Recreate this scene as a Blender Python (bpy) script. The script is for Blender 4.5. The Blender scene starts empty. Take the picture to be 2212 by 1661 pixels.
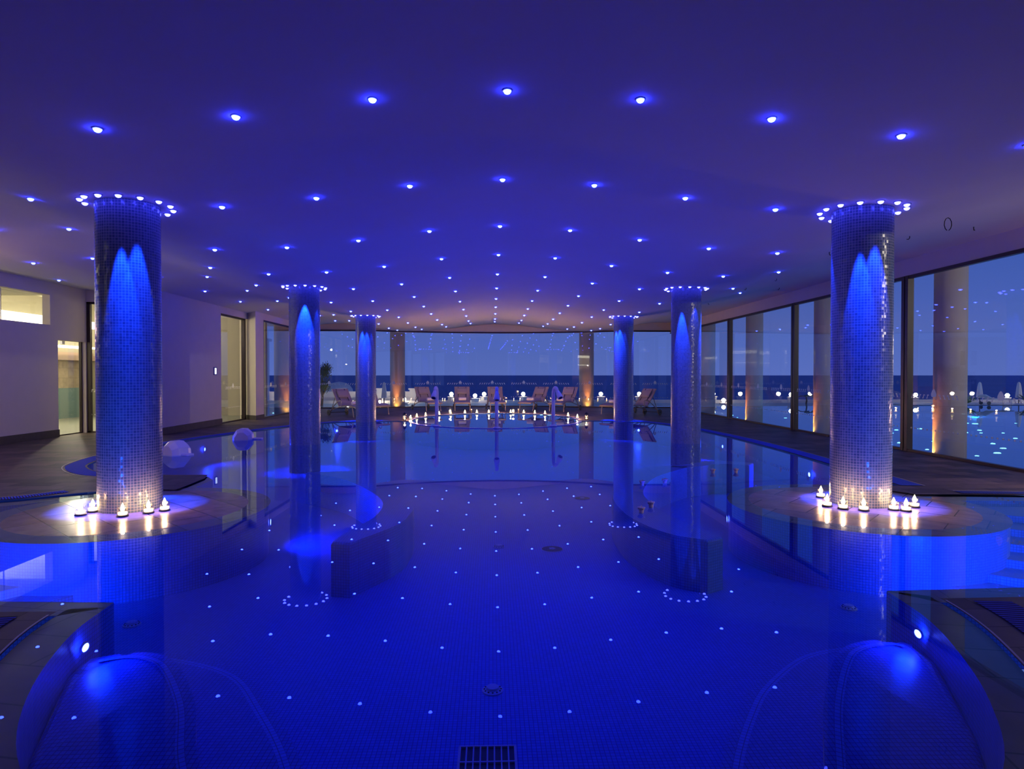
import bpy, bmesh, math, random
from mathutils import Vector, Matrix
random.seed(7)
PI = math.pi
C = bpy.context.scene.collection
rad = math.radians

# ------------------------------------------------------------------ materials
MATS = {}
def new_mat(name):
    m = bpy.data.materials.new(name); m.use_nodes = True
    nt = m.node_tree; nt.nodes.clear()
    out = nt.nodes.new('ShaderNodeOutputMaterial')
    MATS[name] = m
    return m, nt, out
def N(nt, t, **kw):
    n = nt.nodes.new(t)
    for k, v in kw.items(): setattr(n, k, v)
    return n
def math_n(nt, op, a, b=None):
    n = N(nt, 'ShaderNodeMath', operation=op)
    for i, v in enumerate((a, b)):
        if v is None: continue
        if isinstance(v, (int, float)): n.inputs[i].default_value = v
        else: nt.links.new(v, n.inputs[i])
    return n.outputs[0]
def vmath(nt, op, a, b=None):
    n = N(nt, 'ShaderNodeVectorMath', operation=op)
    for i, v in enumerate((a, b)):
        if v is None: continue
        if isinstance(v, (tuple, list)): n.inputs[i].default_value = v
        else: nt.links.new(v, n.inputs[i])
    return n.outputs[0]
def simple(name, col, rough=.5, spec=.4, metal=0, noise=0, nscale=8, bump=0, bscale=60):
    m, nt, out = new_mat(name)
    b = N(nt, 'ShaderNodeBsdfPrincipled')
    b.inputs['Base Color'].default_value = (*col, 1); b.inputs['Roughness'].default_value = rough
    b.inputs['Specular IOR Level'].default_value = spec; b.inputs['Metallic'].default_value = metal
    tc = N(nt, 'ShaderNodeTexCoord')
    if noise:
        nz = N(nt, 'ShaderNodeTexNoise'); nz.inputs['Scale'].default_value = nscale; nz.inputs['Detail'].default_value = 4
        nt.links.new(tc.outputs['Object'], nz.inputs['Vector'])
        mx = N(nt, 'ShaderNodeMix', data_type='RGBA')
        mx.inputs[6].default_value = (*[c*(1-noise) for c in col], 1); mx.inputs[7].default_value = (*[min(1, c*(1+noise)) for c in col], 1)
        nt.links.new(nz.outputs['Fac'], mx.inputs[0]); nt.links.new(mx.outputs[2], b.inputs['Base Color'])
    if bump:
        nb = N(nt, 'ShaderNodeTexNoise'); nb.inputs['Scale'].default_value = bscale
        nt.links.new(tc.outputs['Object'], nb.inputs['Vector'])
        bp = N(nt, 'ShaderNodeBump'); bp.inputs['Strength'].default_value = bump; bp.inputs['Distance'].default_value = .01
        nt.links.new(nb.outputs['Fac'], bp.inputs['Height']); nt.links.new(bp.outputs['Normal'], b.inputs['Normal'])
    nt.links.new(b.outputs[0], out.inputs[0])
    return m
def emit(name, col, s=1.0):
    m, nt, out = new_mat(name)
    e = N(nt, 'ShaderNodeEmission'); e.inputs[0].default_value = (*col, 1); e.inputs[1].default_value = s
    nt.links.new(e.outputs[0], out.inputs[0]); return m
def schlick(nt, f0):
    g = N(nt, 'ShaderNodeNewGeometry')
    d = N(nt, 'ShaderNodeVectorMath', operation='DOT_PRODUCT')
    nt.links.new(g.outputs['Incoming'], d.inputs[0]); nt.links.new(g.outputs['Normal'], d.inputs[1])
    c = math_n(nt, 'ABSOLUTE', d.outputs['Value'])
    k = math_n(nt, 'POWER', math_n(nt, 'SUBTRACT', 1.0, c), 5.0)
    return math_n(nt, 'ADD', f0, math_n(nt, 'MULTIPLY', k, 1-f0))
def clear(name, f0, tint=(1, 1, 1), rough=0.0, gloss=(1, 1, 1)):
    m, nt, out = new_mat(name)
    t = N(nt, 'ShaderNodeBsdfTransparent'); t.inputs[0].default_value = (*tint, 1)
    g = N(nt, 'ShaderNodeBsdfGlossy'); g.inputs['Roughness'].default_value = rough; g.inputs[0].default_value = (*gloss, 1)
    mx = N(nt, 'ShaderNodeMixShader')
    nt.links.new(schlick(nt, f0), mx.inputs[0]); nt.links.new(t.outputs[0], mx.inputs[1]); nt.links.new(g.outputs[0], mx.inputs[2])
    nt.links.new(mx.outputs[0], out.inputs[0]); return m
def mosaic(name, size, c1, c2, grout, rough=.25, mortar=.05, jit=.05, spec=.5):
    """small square tiles laid out on the UV map, which is in metres"""
    m, nt, out = new_mat(name)
    uv = N(nt, 'ShaderNodeUVMap')
    sc = vmath(nt, 'SCALE', uv.outputs[0]); sc.node.inputs['Scale'].default_value = 1/size
    br = N(nt, 'ShaderNodeTexBrick', offset=0.0, squash=1.0)
    br.inputs['Color1'].default_value = (*c1, 1); br.inputs['Color2'].default_value = (*c2, 1); br.inputs['Mortar'].default_value = (*grout, 1)
    br.inputs['Scale'].default_value = 1; br.inputs['Mortar Size'].default_value = mortar; br.inputs['Mortar Smooth'].default_value = .15
    br.inputs['Brick Width'].default_value = 1; br.inputs['Row Height'].default_value = 1
    nt.links.new(sc, br.inputs['Vector'])
    fl = vmath(nt, 'FLOOR', sc)
    wn = N(nt, 'ShaderNodeTexWhiteNoise', noise_dimensions='2D'); nt.links.new(fl, wn.inputs['Vector'])
    off = vmath(nt, 'SCALE', vmath(nt, 'SUBTRACT', wn.outputs['Color'], (.5, .5, .5))); off.node.inputs['Scale'].default_value = jit
    g = N(nt, 'ShaderNodeNewGeometry')
    nn = vmath(nt, 'NORMALIZE', vmath(nt, 'ADD', g.outputs['Normal'], off))
    o2 = vmath(nt, 'SCALE', off); o2.node.inputs['Scale'].default_value = .18
    n2 = vmath(nt, 'NORMALIZE', vmath(nt, 'ADD', g.outputs['Normal'], o2))
    df = N(nt, 'ShaderNodeBsdfDiffuse'); nt.links.new(br.outputs['Color'], df.inputs[0]); nt.links.new(n2, df.inputs['Normal'])
    gl_ = N(nt, 'ShaderNodeBsdfGlossy'); gl_.inputs['Roughness'].default_value = rough; nt.links.new(nn, gl_.inputs['Normal'])
    mx = N(nt, 'ShaderNodeMixShader'); nt.links.new(schlick(nt, .08*spec), mx.inputs[0]); nt.links.new(df.outputs[0], mx.inputs[1]); nt.links.new(gl_.outputs[0], mx.inputs[2])
    nt.links.new(mx.outputs[0], out.inputs[0]); return m
def slabs(name, w, h, c1, c2, grout, rough=.4, rot=0, offset=.5, mortar=.006, spec=.4, bump=.25, upright=False):
    m, nt, out = new_mat(name)
    tc = N(nt, 'ShaderNodeTexCoord'); mp = N(nt, 'ShaderNodeMapping'); mp.inputs['Rotation'].default_value[2] = rot
    if upright:
        sx_ = N(nt, 'ShaderNodeSeparateXYZ'); cx_ = N(nt, 'ShaderNodeCombineXYZ'); nt.links.new(tc.outputs['Object'], sx_.inputs[0])
        nt.links.new(sx_.outputs[1], cx_.inputs[0]); nt.links.new(sx_.outputs[2], cx_.inputs[1]); nt.links.new(cx_.outputs[0], mp.inputs['Vector'])
    else: nt.links.new(tc.outputs['Object'], mp.inputs['Vector'])
    br = N(nt, 'ShaderNodeTexBrick', offset=offset)
    br.inputs['Color1'].default_value = (*c1, 1); br.inputs['Color2'].default_value = (*c2, 1); br.inputs['Mortar'].default_value = (*grout, 1)
    br.inputs['Scale'].default_value = 1; br.inputs['Mortar Size'].default_value = mortar; br.inputs['Brick Width'].default_value = w; br.inputs['Row Height'].default_value = h
    nt.links.new(mp.outputs[0], br.inputs['Vector'])
    nz = N(nt, 'ShaderNodeTexNoise'); nz.inputs['Scale'].default_value = 5; nz.inputs['Detail'].default_value = 6
    nt.links.new(tc.outputs['Object'], nz.inputs['Vector'])
    mx = N(nt, 'ShaderNodeMix', data_type='RGBA', blend_type='MULTIPLY'); mx.inputs[0].default_value = .6
    cr = N(nt, 'ShaderNodeValToRGB'); cr.color_ramp.elements[0].position = .3; cr.color_ramp.elements[1].position = .7
    cr.color_ramp.elements[0].color = (.55, .5, .48, 1)
    nt.links.new(nz.outputs['Fac'], cr.inputs[0])
    nt.links.new(br.outputs['Color'], mx.inputs[6]); nt.links.new(cr.outputs[0], mx.inputs[7])
    b = N(nt, 'ShaderNodeBsdfPrincipled'); b.inputs['Roughness'].default_value = rough; b.inputs['Specular IOR Level'].default_value = spec
    nt.links.new(mx.outputs[2], b.inputs['Base Color'])
    bp = N(nt, 'ShaderNodeBump'); bp.inputs['Strength'].default_value = bump; bp.inputs['Distance'].default_value = .01
    nt.links.new(nz.outputs['Fac'], bp.inputs['Height']); nt.links.new(bp.outputs['Normal'], b.inputs['Normal'])
    nt.links.new(b.outputs[0], out.inputs[0]); return m
def ribbed(name, col, gap, pitch):
    """slatted grating across the UV u axis"""
    m, nt, out = new_mat(name)
    uv = N(nt, 'ShaderNodeUVMap'); sp = N(nt, 'ShaderNodeSeparateXYZ'); nt.links.new(uv.outputs[0], sp.inputs[0])
    fr = math_n(nt, 'FRACT', math_n(nt, 'DIVIDE', sp.outputs[0], pitch))
    gt = math_n(nt, 'GREATER_THAN', fr, .38)
    mx = N(nt, 'ShaderNodeMix', data_type='RGBA'); mx.inputs[6].default_value = (*gap, 1); mx.inputs[7].default_value = (*col, 1)
    nt.links.new(gt, mx.inputs[0])
    b = N(nt, 'ShaderNodeBsdfPrincipled'); b.inputs['Roughness'].default_value = .75; b.inputs['Specular IOR Level'].default_value = .08
    nt.links.new(mx.outputs[2], b.inputs['Base Color']); nt.links.new(b.outputs[0], out.inputs[0]); return m

M_plaster = simple('wall_plaster', (.76, .68, .58), .8, .2, noise=.05, nscale=3)
M_ceiling = simple('ceiling_plaster', (.74, .72, .74), .75, .2, noise=.03, nscale=2)
M_column = mosaic('column_mosaic', .031, (.085, .125, .21), (.14, .19, .29), (.50, .47, .48), rough=.22, mortar=.07, jit=.16)
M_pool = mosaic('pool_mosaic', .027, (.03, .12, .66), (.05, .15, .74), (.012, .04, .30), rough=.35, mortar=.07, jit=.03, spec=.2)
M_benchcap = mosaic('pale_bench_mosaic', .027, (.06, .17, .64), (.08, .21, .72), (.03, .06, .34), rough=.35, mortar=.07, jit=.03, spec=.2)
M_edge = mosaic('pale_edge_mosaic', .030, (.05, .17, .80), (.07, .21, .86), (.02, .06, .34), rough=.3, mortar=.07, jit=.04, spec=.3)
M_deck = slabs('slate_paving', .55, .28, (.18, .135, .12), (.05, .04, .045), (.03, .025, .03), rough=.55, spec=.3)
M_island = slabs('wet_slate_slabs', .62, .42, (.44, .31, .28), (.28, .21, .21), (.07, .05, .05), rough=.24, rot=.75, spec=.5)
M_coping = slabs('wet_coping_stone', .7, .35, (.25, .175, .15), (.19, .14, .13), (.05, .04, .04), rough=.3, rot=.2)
M_base = simple('baseboard_stone', (.10, .085, .075), .6, .3, noise=.3, nscale=9)
M_bronze = simple('dark_bronze_frame', (.040, .022, .018), .4, .5)
M_glass = clear('window_glass', .045, (.97, .98, .99))
M_water = clear('pool_water', .02, (.80, .92, 1.0), gloss=(.66, .82, .98))
M_grate = ribbed('blue_glow_grating', (.08, .16, .85), (.02, .02, .04), .03)  # blue glow of the pool lighting put into the grating's own colour
M_grate2 = ribbed('slatted_grating', (.05, .08, .42), (.006, .006, .012), .035)
M_trim = simple('white_line', (.6, .55, .5), .5)
M_white = simple('white_moulded_plastic', (.90, .84, .86), .35, .5)
M_steelblk = simple('dark_metal', (.015, .014, .018), .35, .5)
M_sling = simple('taupe_sling_fabric', (.36, .31, .29), .8, .2, bump=.15, bscale=300)
M_alu = simple('champagne_aluminium', (.42, .35, .27), .35, .5, metal=.3)
M_rubber = simple('grey_wheel', (.10, .10, .09), .6)
M_towel = simple('white_towel', (.78, .73, .70), .95, .1, bump=.3, bscale=200)
M_wax = emit('glowing_wax', (1.0, .70, .40), 6); M_wax2 = simple('pale_wax', (.75, .65, .5), .6)
M_clay = simple('pale_clay_cup', (.72, .55, .42), .6)
M_flame = emit('candle_flame', (1.0, .66, .28), 34)
M_glow = emit('lantern_glow', (1.0, .75, .35), 14)
M_cup = clear('candle_glass', .05, (.98, .96, .9))
M_led = emit('blue_led', (.016, .028, 1.0), 110)
M_ledr = emit('ring_led', (.045, .050, 1.0), 34)
M_uw = emit('underwater_lens', (.05, .09, 1.0), 40)
M_steel = simple('satin_steel', (.5, .5, .55), .3, .5, metal=.8)
M_drain = simple('drain_cover', (.016, .016, .03), .5)
M_nozzle = simple('pale_blue_nozzle', (.30, .36, .62), .4)
M_decal, _nt, _out = new_mat('frosted_decal')
_a = N(_nt, 'ShaderNodeBsdfDiffuse'); _b = N(_nt, 'ShaderNodeBsdfTranslucent'); _m = N(_nt, 'ShaderNodeMixShader'); _m.inputs[0].default_value = .5
_a.inputs[0].default_value = _b.inputs[0].default_value = (.94, .90, .86, 1)
_nt.links.new(_a.outputs[0], _m.inputs[1]); _nt.links.new(_b.outputs[0], _m.inputs[2]); _nt.links.new(_m.outputs[0], _out.inputs[0])
M_panel = emit('lit_panel', (.85, .85, 1.0), 1.6)
M_panelf = simple('panel_bezel', (.06, .07, .3), .4)
M_stucco = simple('outdoor_stucco', (.60, .53, .44), .85, .15, noise=.06, nscale=4)
M_pwhite = simple('whitewash', (.78, .76, .74), .85, .1, noise=.04, nscale=2)
M_globe = emit('globe_lamp', (1.0, .84, .62), 42)
M_canvas = simple('parasol_canvas', (.82, .78, .70), .9, .1)
M_wood = simple('parasol_pole', (.2, .13, .08), .6)
M_leaf = simple('olive_leaf', (.10, .12, .06), .7, .2, noise=.4, nscale=12)
M_leaf2 = simple('palm_leaf', (.09, .16, .04), .6, .2, noise=.4, nscale=12)
M_bark = simple('bark', (.10, .07, .05), .9)
M_stone = slabs('rough_stone_wall', .55, .35, (.62, .52, .35), (.50, .42, .28), (.35, .3, .2), rough=.9, bump=.6, upright=True)
M_teal = simple('teal_dado', (.20, .33, .32), .6)
M_cream = simple('cream_plaster', (.75, .70, .52), .8); M_drab = simple('drab_plaster', (.34, .31, .22), .8)
M_lamp = emit('room_lamp', (1.0, .88, .62), 14)
M_strip = emit('cove_light', (1.0, .90, .62), 5)
M_amber = emit('amber_lens', (1.0, .52, .10), 30)
M_star = emit('cyan_pool_star', (.25, .85, 1.0), 9)
M_outfloor = mosaic('outdoor_pool_mosaic', .3, (.06, .24, .60), (.08, .28, .66), (.05, .18, .45), rough=.5, jit=.02)
M_sea = simple('sea', (.08, .12, .42), .5, .08, noise=.25, nscale=.02)
M_roof = simple('roof_tile', (.2, .16, .15), .8)
M_darkglass = simple('dark_window', (.02, .03, .06), .2)
M_cable = simple('cable_end', (.01, .01, .012), .6)

# ------------------------------------------------------------------ mesh helpers
def obj(name, bm, mat, parent=None, loc=None, smooth=False, kind=None):
    me = bpy.data.meshes.new(name)
    bm.normal_update(); bm.to_mesh(me); bm.free()
    if smooth:
        for p in me.polygons: p.use_smooth = True
    me.materials.append(mat)
    o = bpy.data.objects.new(name, me); C.objects.link(o)
    if parent: o.parent = parent
    if loc is not None: o.location = loc
    if kind: o['kind'] = kind
    return o
def thing(name, label, cat, loc=(0, 0, 0), rz=0, group=None):
    o = bpy.data.objects.new(name, None); C.objects.link(o)
    o.empty_display_size = .1
    o.location = loc; o.rotation_euler = (0, 0, rz); tag(o, label, cat, group); return o
def tag(o, label, cat, group=None, kind=None):
    o['label'] = label; o['category'] = cat
    if group: o['group'] = group
    if kind: o['kind'] = kind
    return o
def dup(root, loc, rz=0, label=None, group=None, scale=None):
    r = root.copy(); C.objects.link(r); r.location = loc; r.rotation_euler = (0, 0, rz)
    if label: r['label'] = label
    if group: r['group'] = group
    if scale: r.scale = scale
    for ch in list(root.children):
        c = ch.copy(); C.objects.link(c); c.parent = r
        for g in list(ch.children):
            d = g.copy(); C.objects.link(d); d.parent = c
    return r
def box(bm, x0, x1, y0, y1, z0, z1, bevel=0):
    r = bmesh.ops.create_cube(bm, size=1)
    for v in r['verts']:
        v.co = Vector(((x0+x1)/2+v.co.x*(x1-x0), (y0+y1)/2+v.co.y*(y1-y0), (z0+z1)/2+v.co.z*(z1-z0)))
    if bevel:
        es = {e for v in r['verts'] for e in v.link_edges}
        bmesh.ops.bevel(bm, geom=list(es), offset=bevel, segments=2, affect='EDGES', profile=.5)
def bx(*a, bevel=0):
    bm = bmesh.new(); box(bm, *a, bevel=bevel); return bm
def lathe(bm, prof, seg=24, c=(0, 0, 0), cap=True):
    rings = []
    for r, z in prof:
        if r < 1e-6: rings.append([bm.verts.new((c[0], c[1], c[2]+z))])
        else: rings.append([bm.verts.new((c[0]+r*math.cos(2*PI*i/seg), c[1]+r*math.sin(2*PI*i/seg), c[2]+z)) for i in range(seg)])
    for a, b in zip(rings[:-1], rings[1:]):
        for i in range(seg):
            j = (i+1) % seg
            if len(a) == 1 and len(b) == 1: continue
            if len(a) == 1: bm.faces.new((a[0], b[j], b[i]))
            elif len(b) == 1: bm.faces.new((a[i], a[j], b[0]))
            else: bm.faces.new((a[i], a[j], b[j], b[i]))
    if cap:
        if len(rings[0]) > 1: bm.faces.new(rings[0][::-1])
        if len(rings[-1]) > 1: bm.faces.new(rings[-1])
    return bm
def tube(bm, pts, r, seg=8, closed=False):
    pts = [Vector(p) for p in pts]; rs = r if isinstance(r, (list, tuple)) else [r]*len(pts)
    rings = []; prev = None
    for i, p in enumerate(pts):
        a = pts[i-1] if i else p; b = pts[i+1] if i+1 < len(pts) else p
        t = (b-a).normalized()
        ref = Vector((0, 0, 1)) if abs(t.z) < .95 else Vector((1, 0, 0))
        u = t.cross(ref).normalized()
        if prev is not None:
            u = (prev - t*prev.dot(t))
            u = u.normalized() if u.length > 1e-6 else t.cross(ref).normalized()
        prev = u; w = t.cross(u)
        rings.append([bm.verts.new(p+(u*math.cos(2*PI*k/seg)+w*math.sin(2*PI*k/seg))*rs[i]) for k in range(seg)])
    for a, b in zip(rings[:-1], rings[1:]):
        for k in range(seg): bm.faces.new((a[k], a[(k+1) % seg], b[(k+1) % seg], b[k]))
    bm.faces.new(rings[0][::-1]); bm.faces.new(rings[-1])
    return bm
def catmull(P, n=8, closed=False):
    out = []; L = len(P)
    rng = range(L) if closed else range(L-1)
    for i in rng:
        p1, p2 = Vector(P[i]), Vector(P[(i+1) % L])
        p0 = Vector(P[(i-1) % L]) if closed or i else p1*2-p2
        p3 = Vector(P[(i+2) % L]) if closed or i+2 < L else p2*2-p1
        for k in range(n):
            t = k/n
            out.append(.5*((2*p1)+(p2-p0)*t+(2*p0-5*p1+4*p2-p3)*t*t+(3*p1-p0-3*p2+p3)*t**3))
    if not closed: out.append(Vector(P[-1]))
    return [tuple(v) for v in out]
def prism(bm, poly, z0, z1, bevel=0, seg=3):
    """a solid with outline POLY (x,y) between z0 and z1; z1 may be a function of (x,y)"""
    f = z1 if callable(z1) else (lambda x, y: z1)
    lo = [bm.verts.new((x, y, z0)) for x, y in poly]; hi = [bm.verts.new((x, y, f(x, y))) for x, y in poly]
    n = len(poly)
    for i in range(n): bm.faces.new((lo[i], lo[(i+1) % n], hi[(i+1) % n], hi[i]))
    top = bm.faces.new(hi); bm.faces.new(lo[::-1])
    if bevel: bmesh.ops.bevel(bm, geom=list(top.edges), offset=bevel, segments=seg, affect='EDGES', profile=.5)
    big = [f for f in bm.faces if len(f.verts) > 4]
    bmesh.ops.triangulate(bm, faces=big)
    return bm
def uv_tile(bm):
    """UV in metres: walls by (arc around, z), flat faces by (x, y)"""
    uv = bm.loops.layers.uv.verify(); bm.normal_update()
    for f in bm.faces:
        n = f.normal
        for l in f.loops:
            p = l.vert.co
            if abs(n.z) > .6: l[uv].uv = (p.x, p.y)
            else:
                t = Vector((-n.y, n.x, 0)).normalized()
                l[uv].uv = (p.x*t.x+p.y*t.y, p.z)
    return bm
def strip(bm, A, B, za, zb=None, uvs=True):
    """ribbon between two equally long polylines, u runs along it in metres"""
    zb = za if zb is None else zb
    uv = bm.loops.layers.uv.verify()
    s = [0]
    for i in range(1, len(A)): s.append(s[-1]+(Vector(A[i])-Vector(A[i-1])).length)
    va = [bm.verts.new((p[0], p[1], za)) for p in A]; vb = [bm.verts.new((p[0], p[1], zb)) for p in B]
    for i in range(len(A)-1):
        f = bm.faces.new((va[i], va[i+1], vb[i+1], vb[i]))
        w = (Vector(B[i])-Vector(A[i])).length
        for l, q in zip(f.loops, ((s[i], 0), (s[i+1], 0), (s[i+1], w), (s[i], w))): l[uv].uv = q
    return bm
def offset_path(P, d, closed=False):
    """offset to the right of travel; d a number or a list"""
    n = len(P); out = []
    for i in range(n):
        a = Vector(P[i-1]) if (i or closed) else Vector(P[i]); b = Vector(P[(i+1) % n]) if (i+1 < n or closed) else Vector(P[i])
        p = Vector(P[i])
        t1 = (p-a); t2 = (b-p)
        t1 = t1.normalized() if t1.length > 1e-9 else t2.normalized(); t2 = t2.normalized() if t2.length > 1e-9 else t1
        n1 = Vector((t1.y, -t1.x)); n2 = Vector((t2.y, -t2.x)); m = (n1+n2)
        m = m.normalized() if m.length > 1e-6 else n1
        k = 1/max(.45, m.dot(n1)); dd = d[i] if isinstance(d, (list, tuple)) else d
        out.append(tuple(p+m*dd*k))
    return out
def point(name, loc, power, col, r=.05):
    l = bpy.data.lights.new(name, 'POINT'); l.energy = power; l.color = col; l.shadow_soft_size = r
    o = bpy.data.objects.new(name, l); C.objects.link(o); o.location = loc; return o
def spot(name, loc, target, power, col, ang, blend=.5, r=.03, parent=None):
    l = bpy.data.lights.new(name, 'SPOT'); l.energy = power; l.color = col; l.spot_size = rad(ang); l.spot_blend = blend; l.shadow_soft_size = r
    o = bpy.data.objects.new(name, l); C.objects.link(o); o.location = loc
    o.rotation_euler = (Vector(target)-Vector(loc)).to_track_quat('-Z', 'Y').to_euler(); return o

BLUE = (.004, .030, 1.0)
WARM = (1.0, .52, .30)

# ------------------------------------------------------------------ ceiling shape
def pchip(xs, ys):
    n = len(xs); d = [(ys[i+1]-ys[i])/(xs[i+1]-xs[i]) for i in range(n-1)]
    m = [0]*n
    for i in range(1, n-1): m[i] = 0 if d[i-1]*d[i] <= 0 else 2*d[i-1]*d[i]/(d[i-1]+d[i])
    def f(x):
        x = min(max(x, xs[0]), xs[-1]); i = 0
        while i < n-2 and x > xs[i+1]: i += 1
        h = xs[i+1]-xs[i]; t = (x-xs[i])/h
        return ys[i]*(1+2*t)*(1-t)**2+m[i]*h*t*(1-t)**2+ys[i+1]*t*t*(3-2*t)+m[i+1]*h*t*t*(t-1)
    return f
_prof = pchip([-10.9, -10.57, -9.6, -8.4, -7.45, -6.7, -5.33, -4.29, -3.24, -2.16, -1.08, 0, 1.08, 2.16, 3.24, 4.29, 5.33, 6.4, 7.3, 8.1, 8.5],
              [3.71, 3.70, 3.60, 3.58, 3.68, 3.71, 3.51, 3.40, 3.44, 3.55, 3.70, 3.785, 3.73, 3.59, 3.465, 3.40, 3.48, 3.68, 3.78, 3.77, 3.76])
def cz(x, y):
    t = min(max((y-25)/4.5, 0), 1); t = t*t*(3-2*t)
    return _prof(x)+.12*t
bm = bmesh.new()
nx, ny = 156, 60
X0, X1, Y0, Y1 = -10.85, 8.3, -6.2, 30.6
g = [[bm.verts.new((X0+(X1-X0)*i/nx, Y0+(Y1-Y0)*j/ny, cz(X0+(X1-X0)*i/nx, Y0+(Y1-Y0)*j/ny))) for i in range(nx+1)] for j in range(ny+1)]
for j in range(ny):
    for i in range(nx): bm.faces.new((g[j][i], g[j+1][i], g[j+1][i+1], g[j][i+1]))
ceil = obj('ceiling', bm, M_ceiling, smooth=True, kind='structure')

# ------------------------------------------------------------------ pool outline (counter-clockwise, seen from above)
def arc(cx, cy, rx, ry, a0, a1, n):
    return [(cx+rx*math.cos(rad(a0+(a1-a0)*i/n)), cy+ry*math.sin(rad(a0+(a1-a0)*i/n))) for i in range(n+1)]
IS_R, IS_L, RI = (4.1, 7.2), (-4.1, 7.2), 1.4
near = catmull([(-2.63, 4.29), (-2.56, 3.74), (-2.3, 3.04), (-1.91, 2.46), (-1.2, 1.85), (0, 1.6), (1.15, 1.8), (1.83, 2.34), (2.19, 2.85), (2.44, 3.39), (2.59, 3.86), (2.65, 4.35)], 6)
rch = [(3.67, 4.39), (5.0, 4.45), (7.3, 4.55), (7.3, 7.25), (6.6, 7.38), (5.75, 7.46)]
islr = arc(*IS_R, RI, RI, 11, -298, 60)
rfar = catmull([(5.35, 8.35), (5.42, 9.2), (5.49, 10.37), (5.58, 12.0), (5.6, 13.3), (5.58, 14.9), (5.47, 16.58), (5.3, 17.9), (4.95, 19.3), (4.45, 20.2), (3.7, 20.6), (2.72, 20.7)], 5)
spa = arc(0, 21.3, 2.75, 3.4, -10, 190, 44)
lfar = catmull([(-2.72, 20.6), (-3.9, 20.6), (-4.9, 20.3), (-5.6, 19.4), (-6.05, 18.3), (-6.4, 17.28), (-6.97, 15.08), (-7.15, 13.6), (-7.1, 12.0), (-6.9, 11.0), (-6.6, 10.4), (-6.0, 9.85), (-5.1, 9.62)], 5)
lneck = [(-4.35, 9.6), (-4.15, 9.3), (-4.12, 8.72)]
isll = arc(*IS_L, RI, RI, 88, -215, 64)
lch = [(-5.6, 7.6), (-6.6, 7.05), (-7.5, 6.3), (-7.5, 4.5), (-5.0, 4.36), (-3.4, 4.33)]
secs = [near, rch, islr, rfar, spa, lfar, lneck, isll, lch]
wid = [.24, .26, .26, 0, 0, 0, .1, .26, .26]
OUT = []; WID = []
for s, w in zip(secs, wid):
    for p in s:
        if not OUT or (Vector(p)-Vector(OUT[-1])).length > .02: OUT.append(tuple(p)); WID.append(w)
# soften the change of width
WID = [min(WID[i-1], WID[i], WID[(i+1) % len(WID)]) if 0 in (WID[i-1], WID[(i+1) % len(WID)]) else WID[i] for i in range(len(WID))]
HOLE = offset_path(OUT, WID, closed=True)
inner_ = {tuple(p) for s in (islr, isll) for p in s[1:-1]}
DHOLE = [h for o_, h in zip(OUT, HOLE) if tuple(o_) not in inner_]
ZW, ZF, ZD = 0.0, -0.6, .015

# deck with the pool cut out of it
def fill_with_hole(outer, hole, z, mat, name):
    bm = bmesh.new()
    ed = []
    for loop in (outer, hole):
        vs = [bm.verts.new((p[0], p[1], z)) for p in loop]
        ed += [bm.edges.new((vs[i], vs[(i+1) % len(vs)])) for i in range(len(vs))]
    bmesh.ops.triangle_fill(bm, edges=ed, use_beauty=True, use_dissolve=False, normal=(0, 0, 1))
    bmesh.ops.recalc_face_normals(bm, faces=bm.faces)
    for f in bm.faces:
        if f.normal.z < 0: f.normal_flip()
    return obj(name, bm, mat, kind='structure')
def yfar(x): return 28.75 + (1.35*(1-(x/5.5)**2) if abs(x) < 5.5 else 0)
farx = [8.05, 6.8, 5.5]+[5.5-.5*i for i in range(1, 22)]+[-5.5, -6.8, -7.98]
outer = [(-10.75, -6.1), (8.05, -6.1)]+[(x, yfar(x)+.04) for x in farx]+[(-7.98, 21.36), (-8.6, 21.9), (-8.6, 16.9), (-10.75, 16.9)]
fill_with_hole(outer, DHOLE, ZD, M_deck, 'floor')

# ------------------------------------------------------------------ the pool
pool = thing('swimming_pool', 'free-form indoor pool of blue mosaic filled to the brim with still water', 'pool', (0, 0, 0))
bm = bmesh.new()
n = len(OUT)
uv = bm.loops.layers.uv.verify()
tops = [bm.verts.new((p[0], p[1], -.012)) for p in OUT]; bots = [bm.verts.new((p[0], p[1], ZF)) for p in OUT]
s = 0
for i in range(n):
    j = (i+1) % n; d = (Vector(OUT[j])-Vector(OUT[i])).length
    f = bm.faces.new((tops[i], bots[i], bots[j], tops[j]))
    for l, q in zip(f.loops, ((s, -.012), (s, ZF), (s+d, ZF), (s+d, -.012))): l[uv].uv = q
    s += d
fl = bm.faces.new(bots)
for l in fl.loops: l[uv].uv = (l.vert.co.x, l.vert.co.y)
bmesh.ops.triangulate(bm, faces=[fl])
obj('basin', bm, M_pool, pool)
# coping under the film of water
bm = strip(bmesh.new(), OUT+[OUT[0]], HOLE+[HOLE[0]], -.013)
bmesh.ops.dissolve_degenerate(bm, dist=1e-4, edges=bm.edges)
obj('coping', bm, M_coping, pool)
# water: one level sheet
bm = bmesh.new()
WT = offset_path(OUT, [w+.05 for w in WID], closed=True)
vs = [bm.verts.new((p[0], p[1], ZW)) for p in WT]
es = [bm.edges.new((vs[i], vs[(i+1) % n])) for i in range(n)]
bmesh.ops.triangle_fill(bm, edges=es, use_beauty=True, normal=(0, 0, 1))
for f in bm.faces:
    if f.normal.z < 0: f.normal_flip()
obj('water_surface', bm, M_water, pool)
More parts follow.
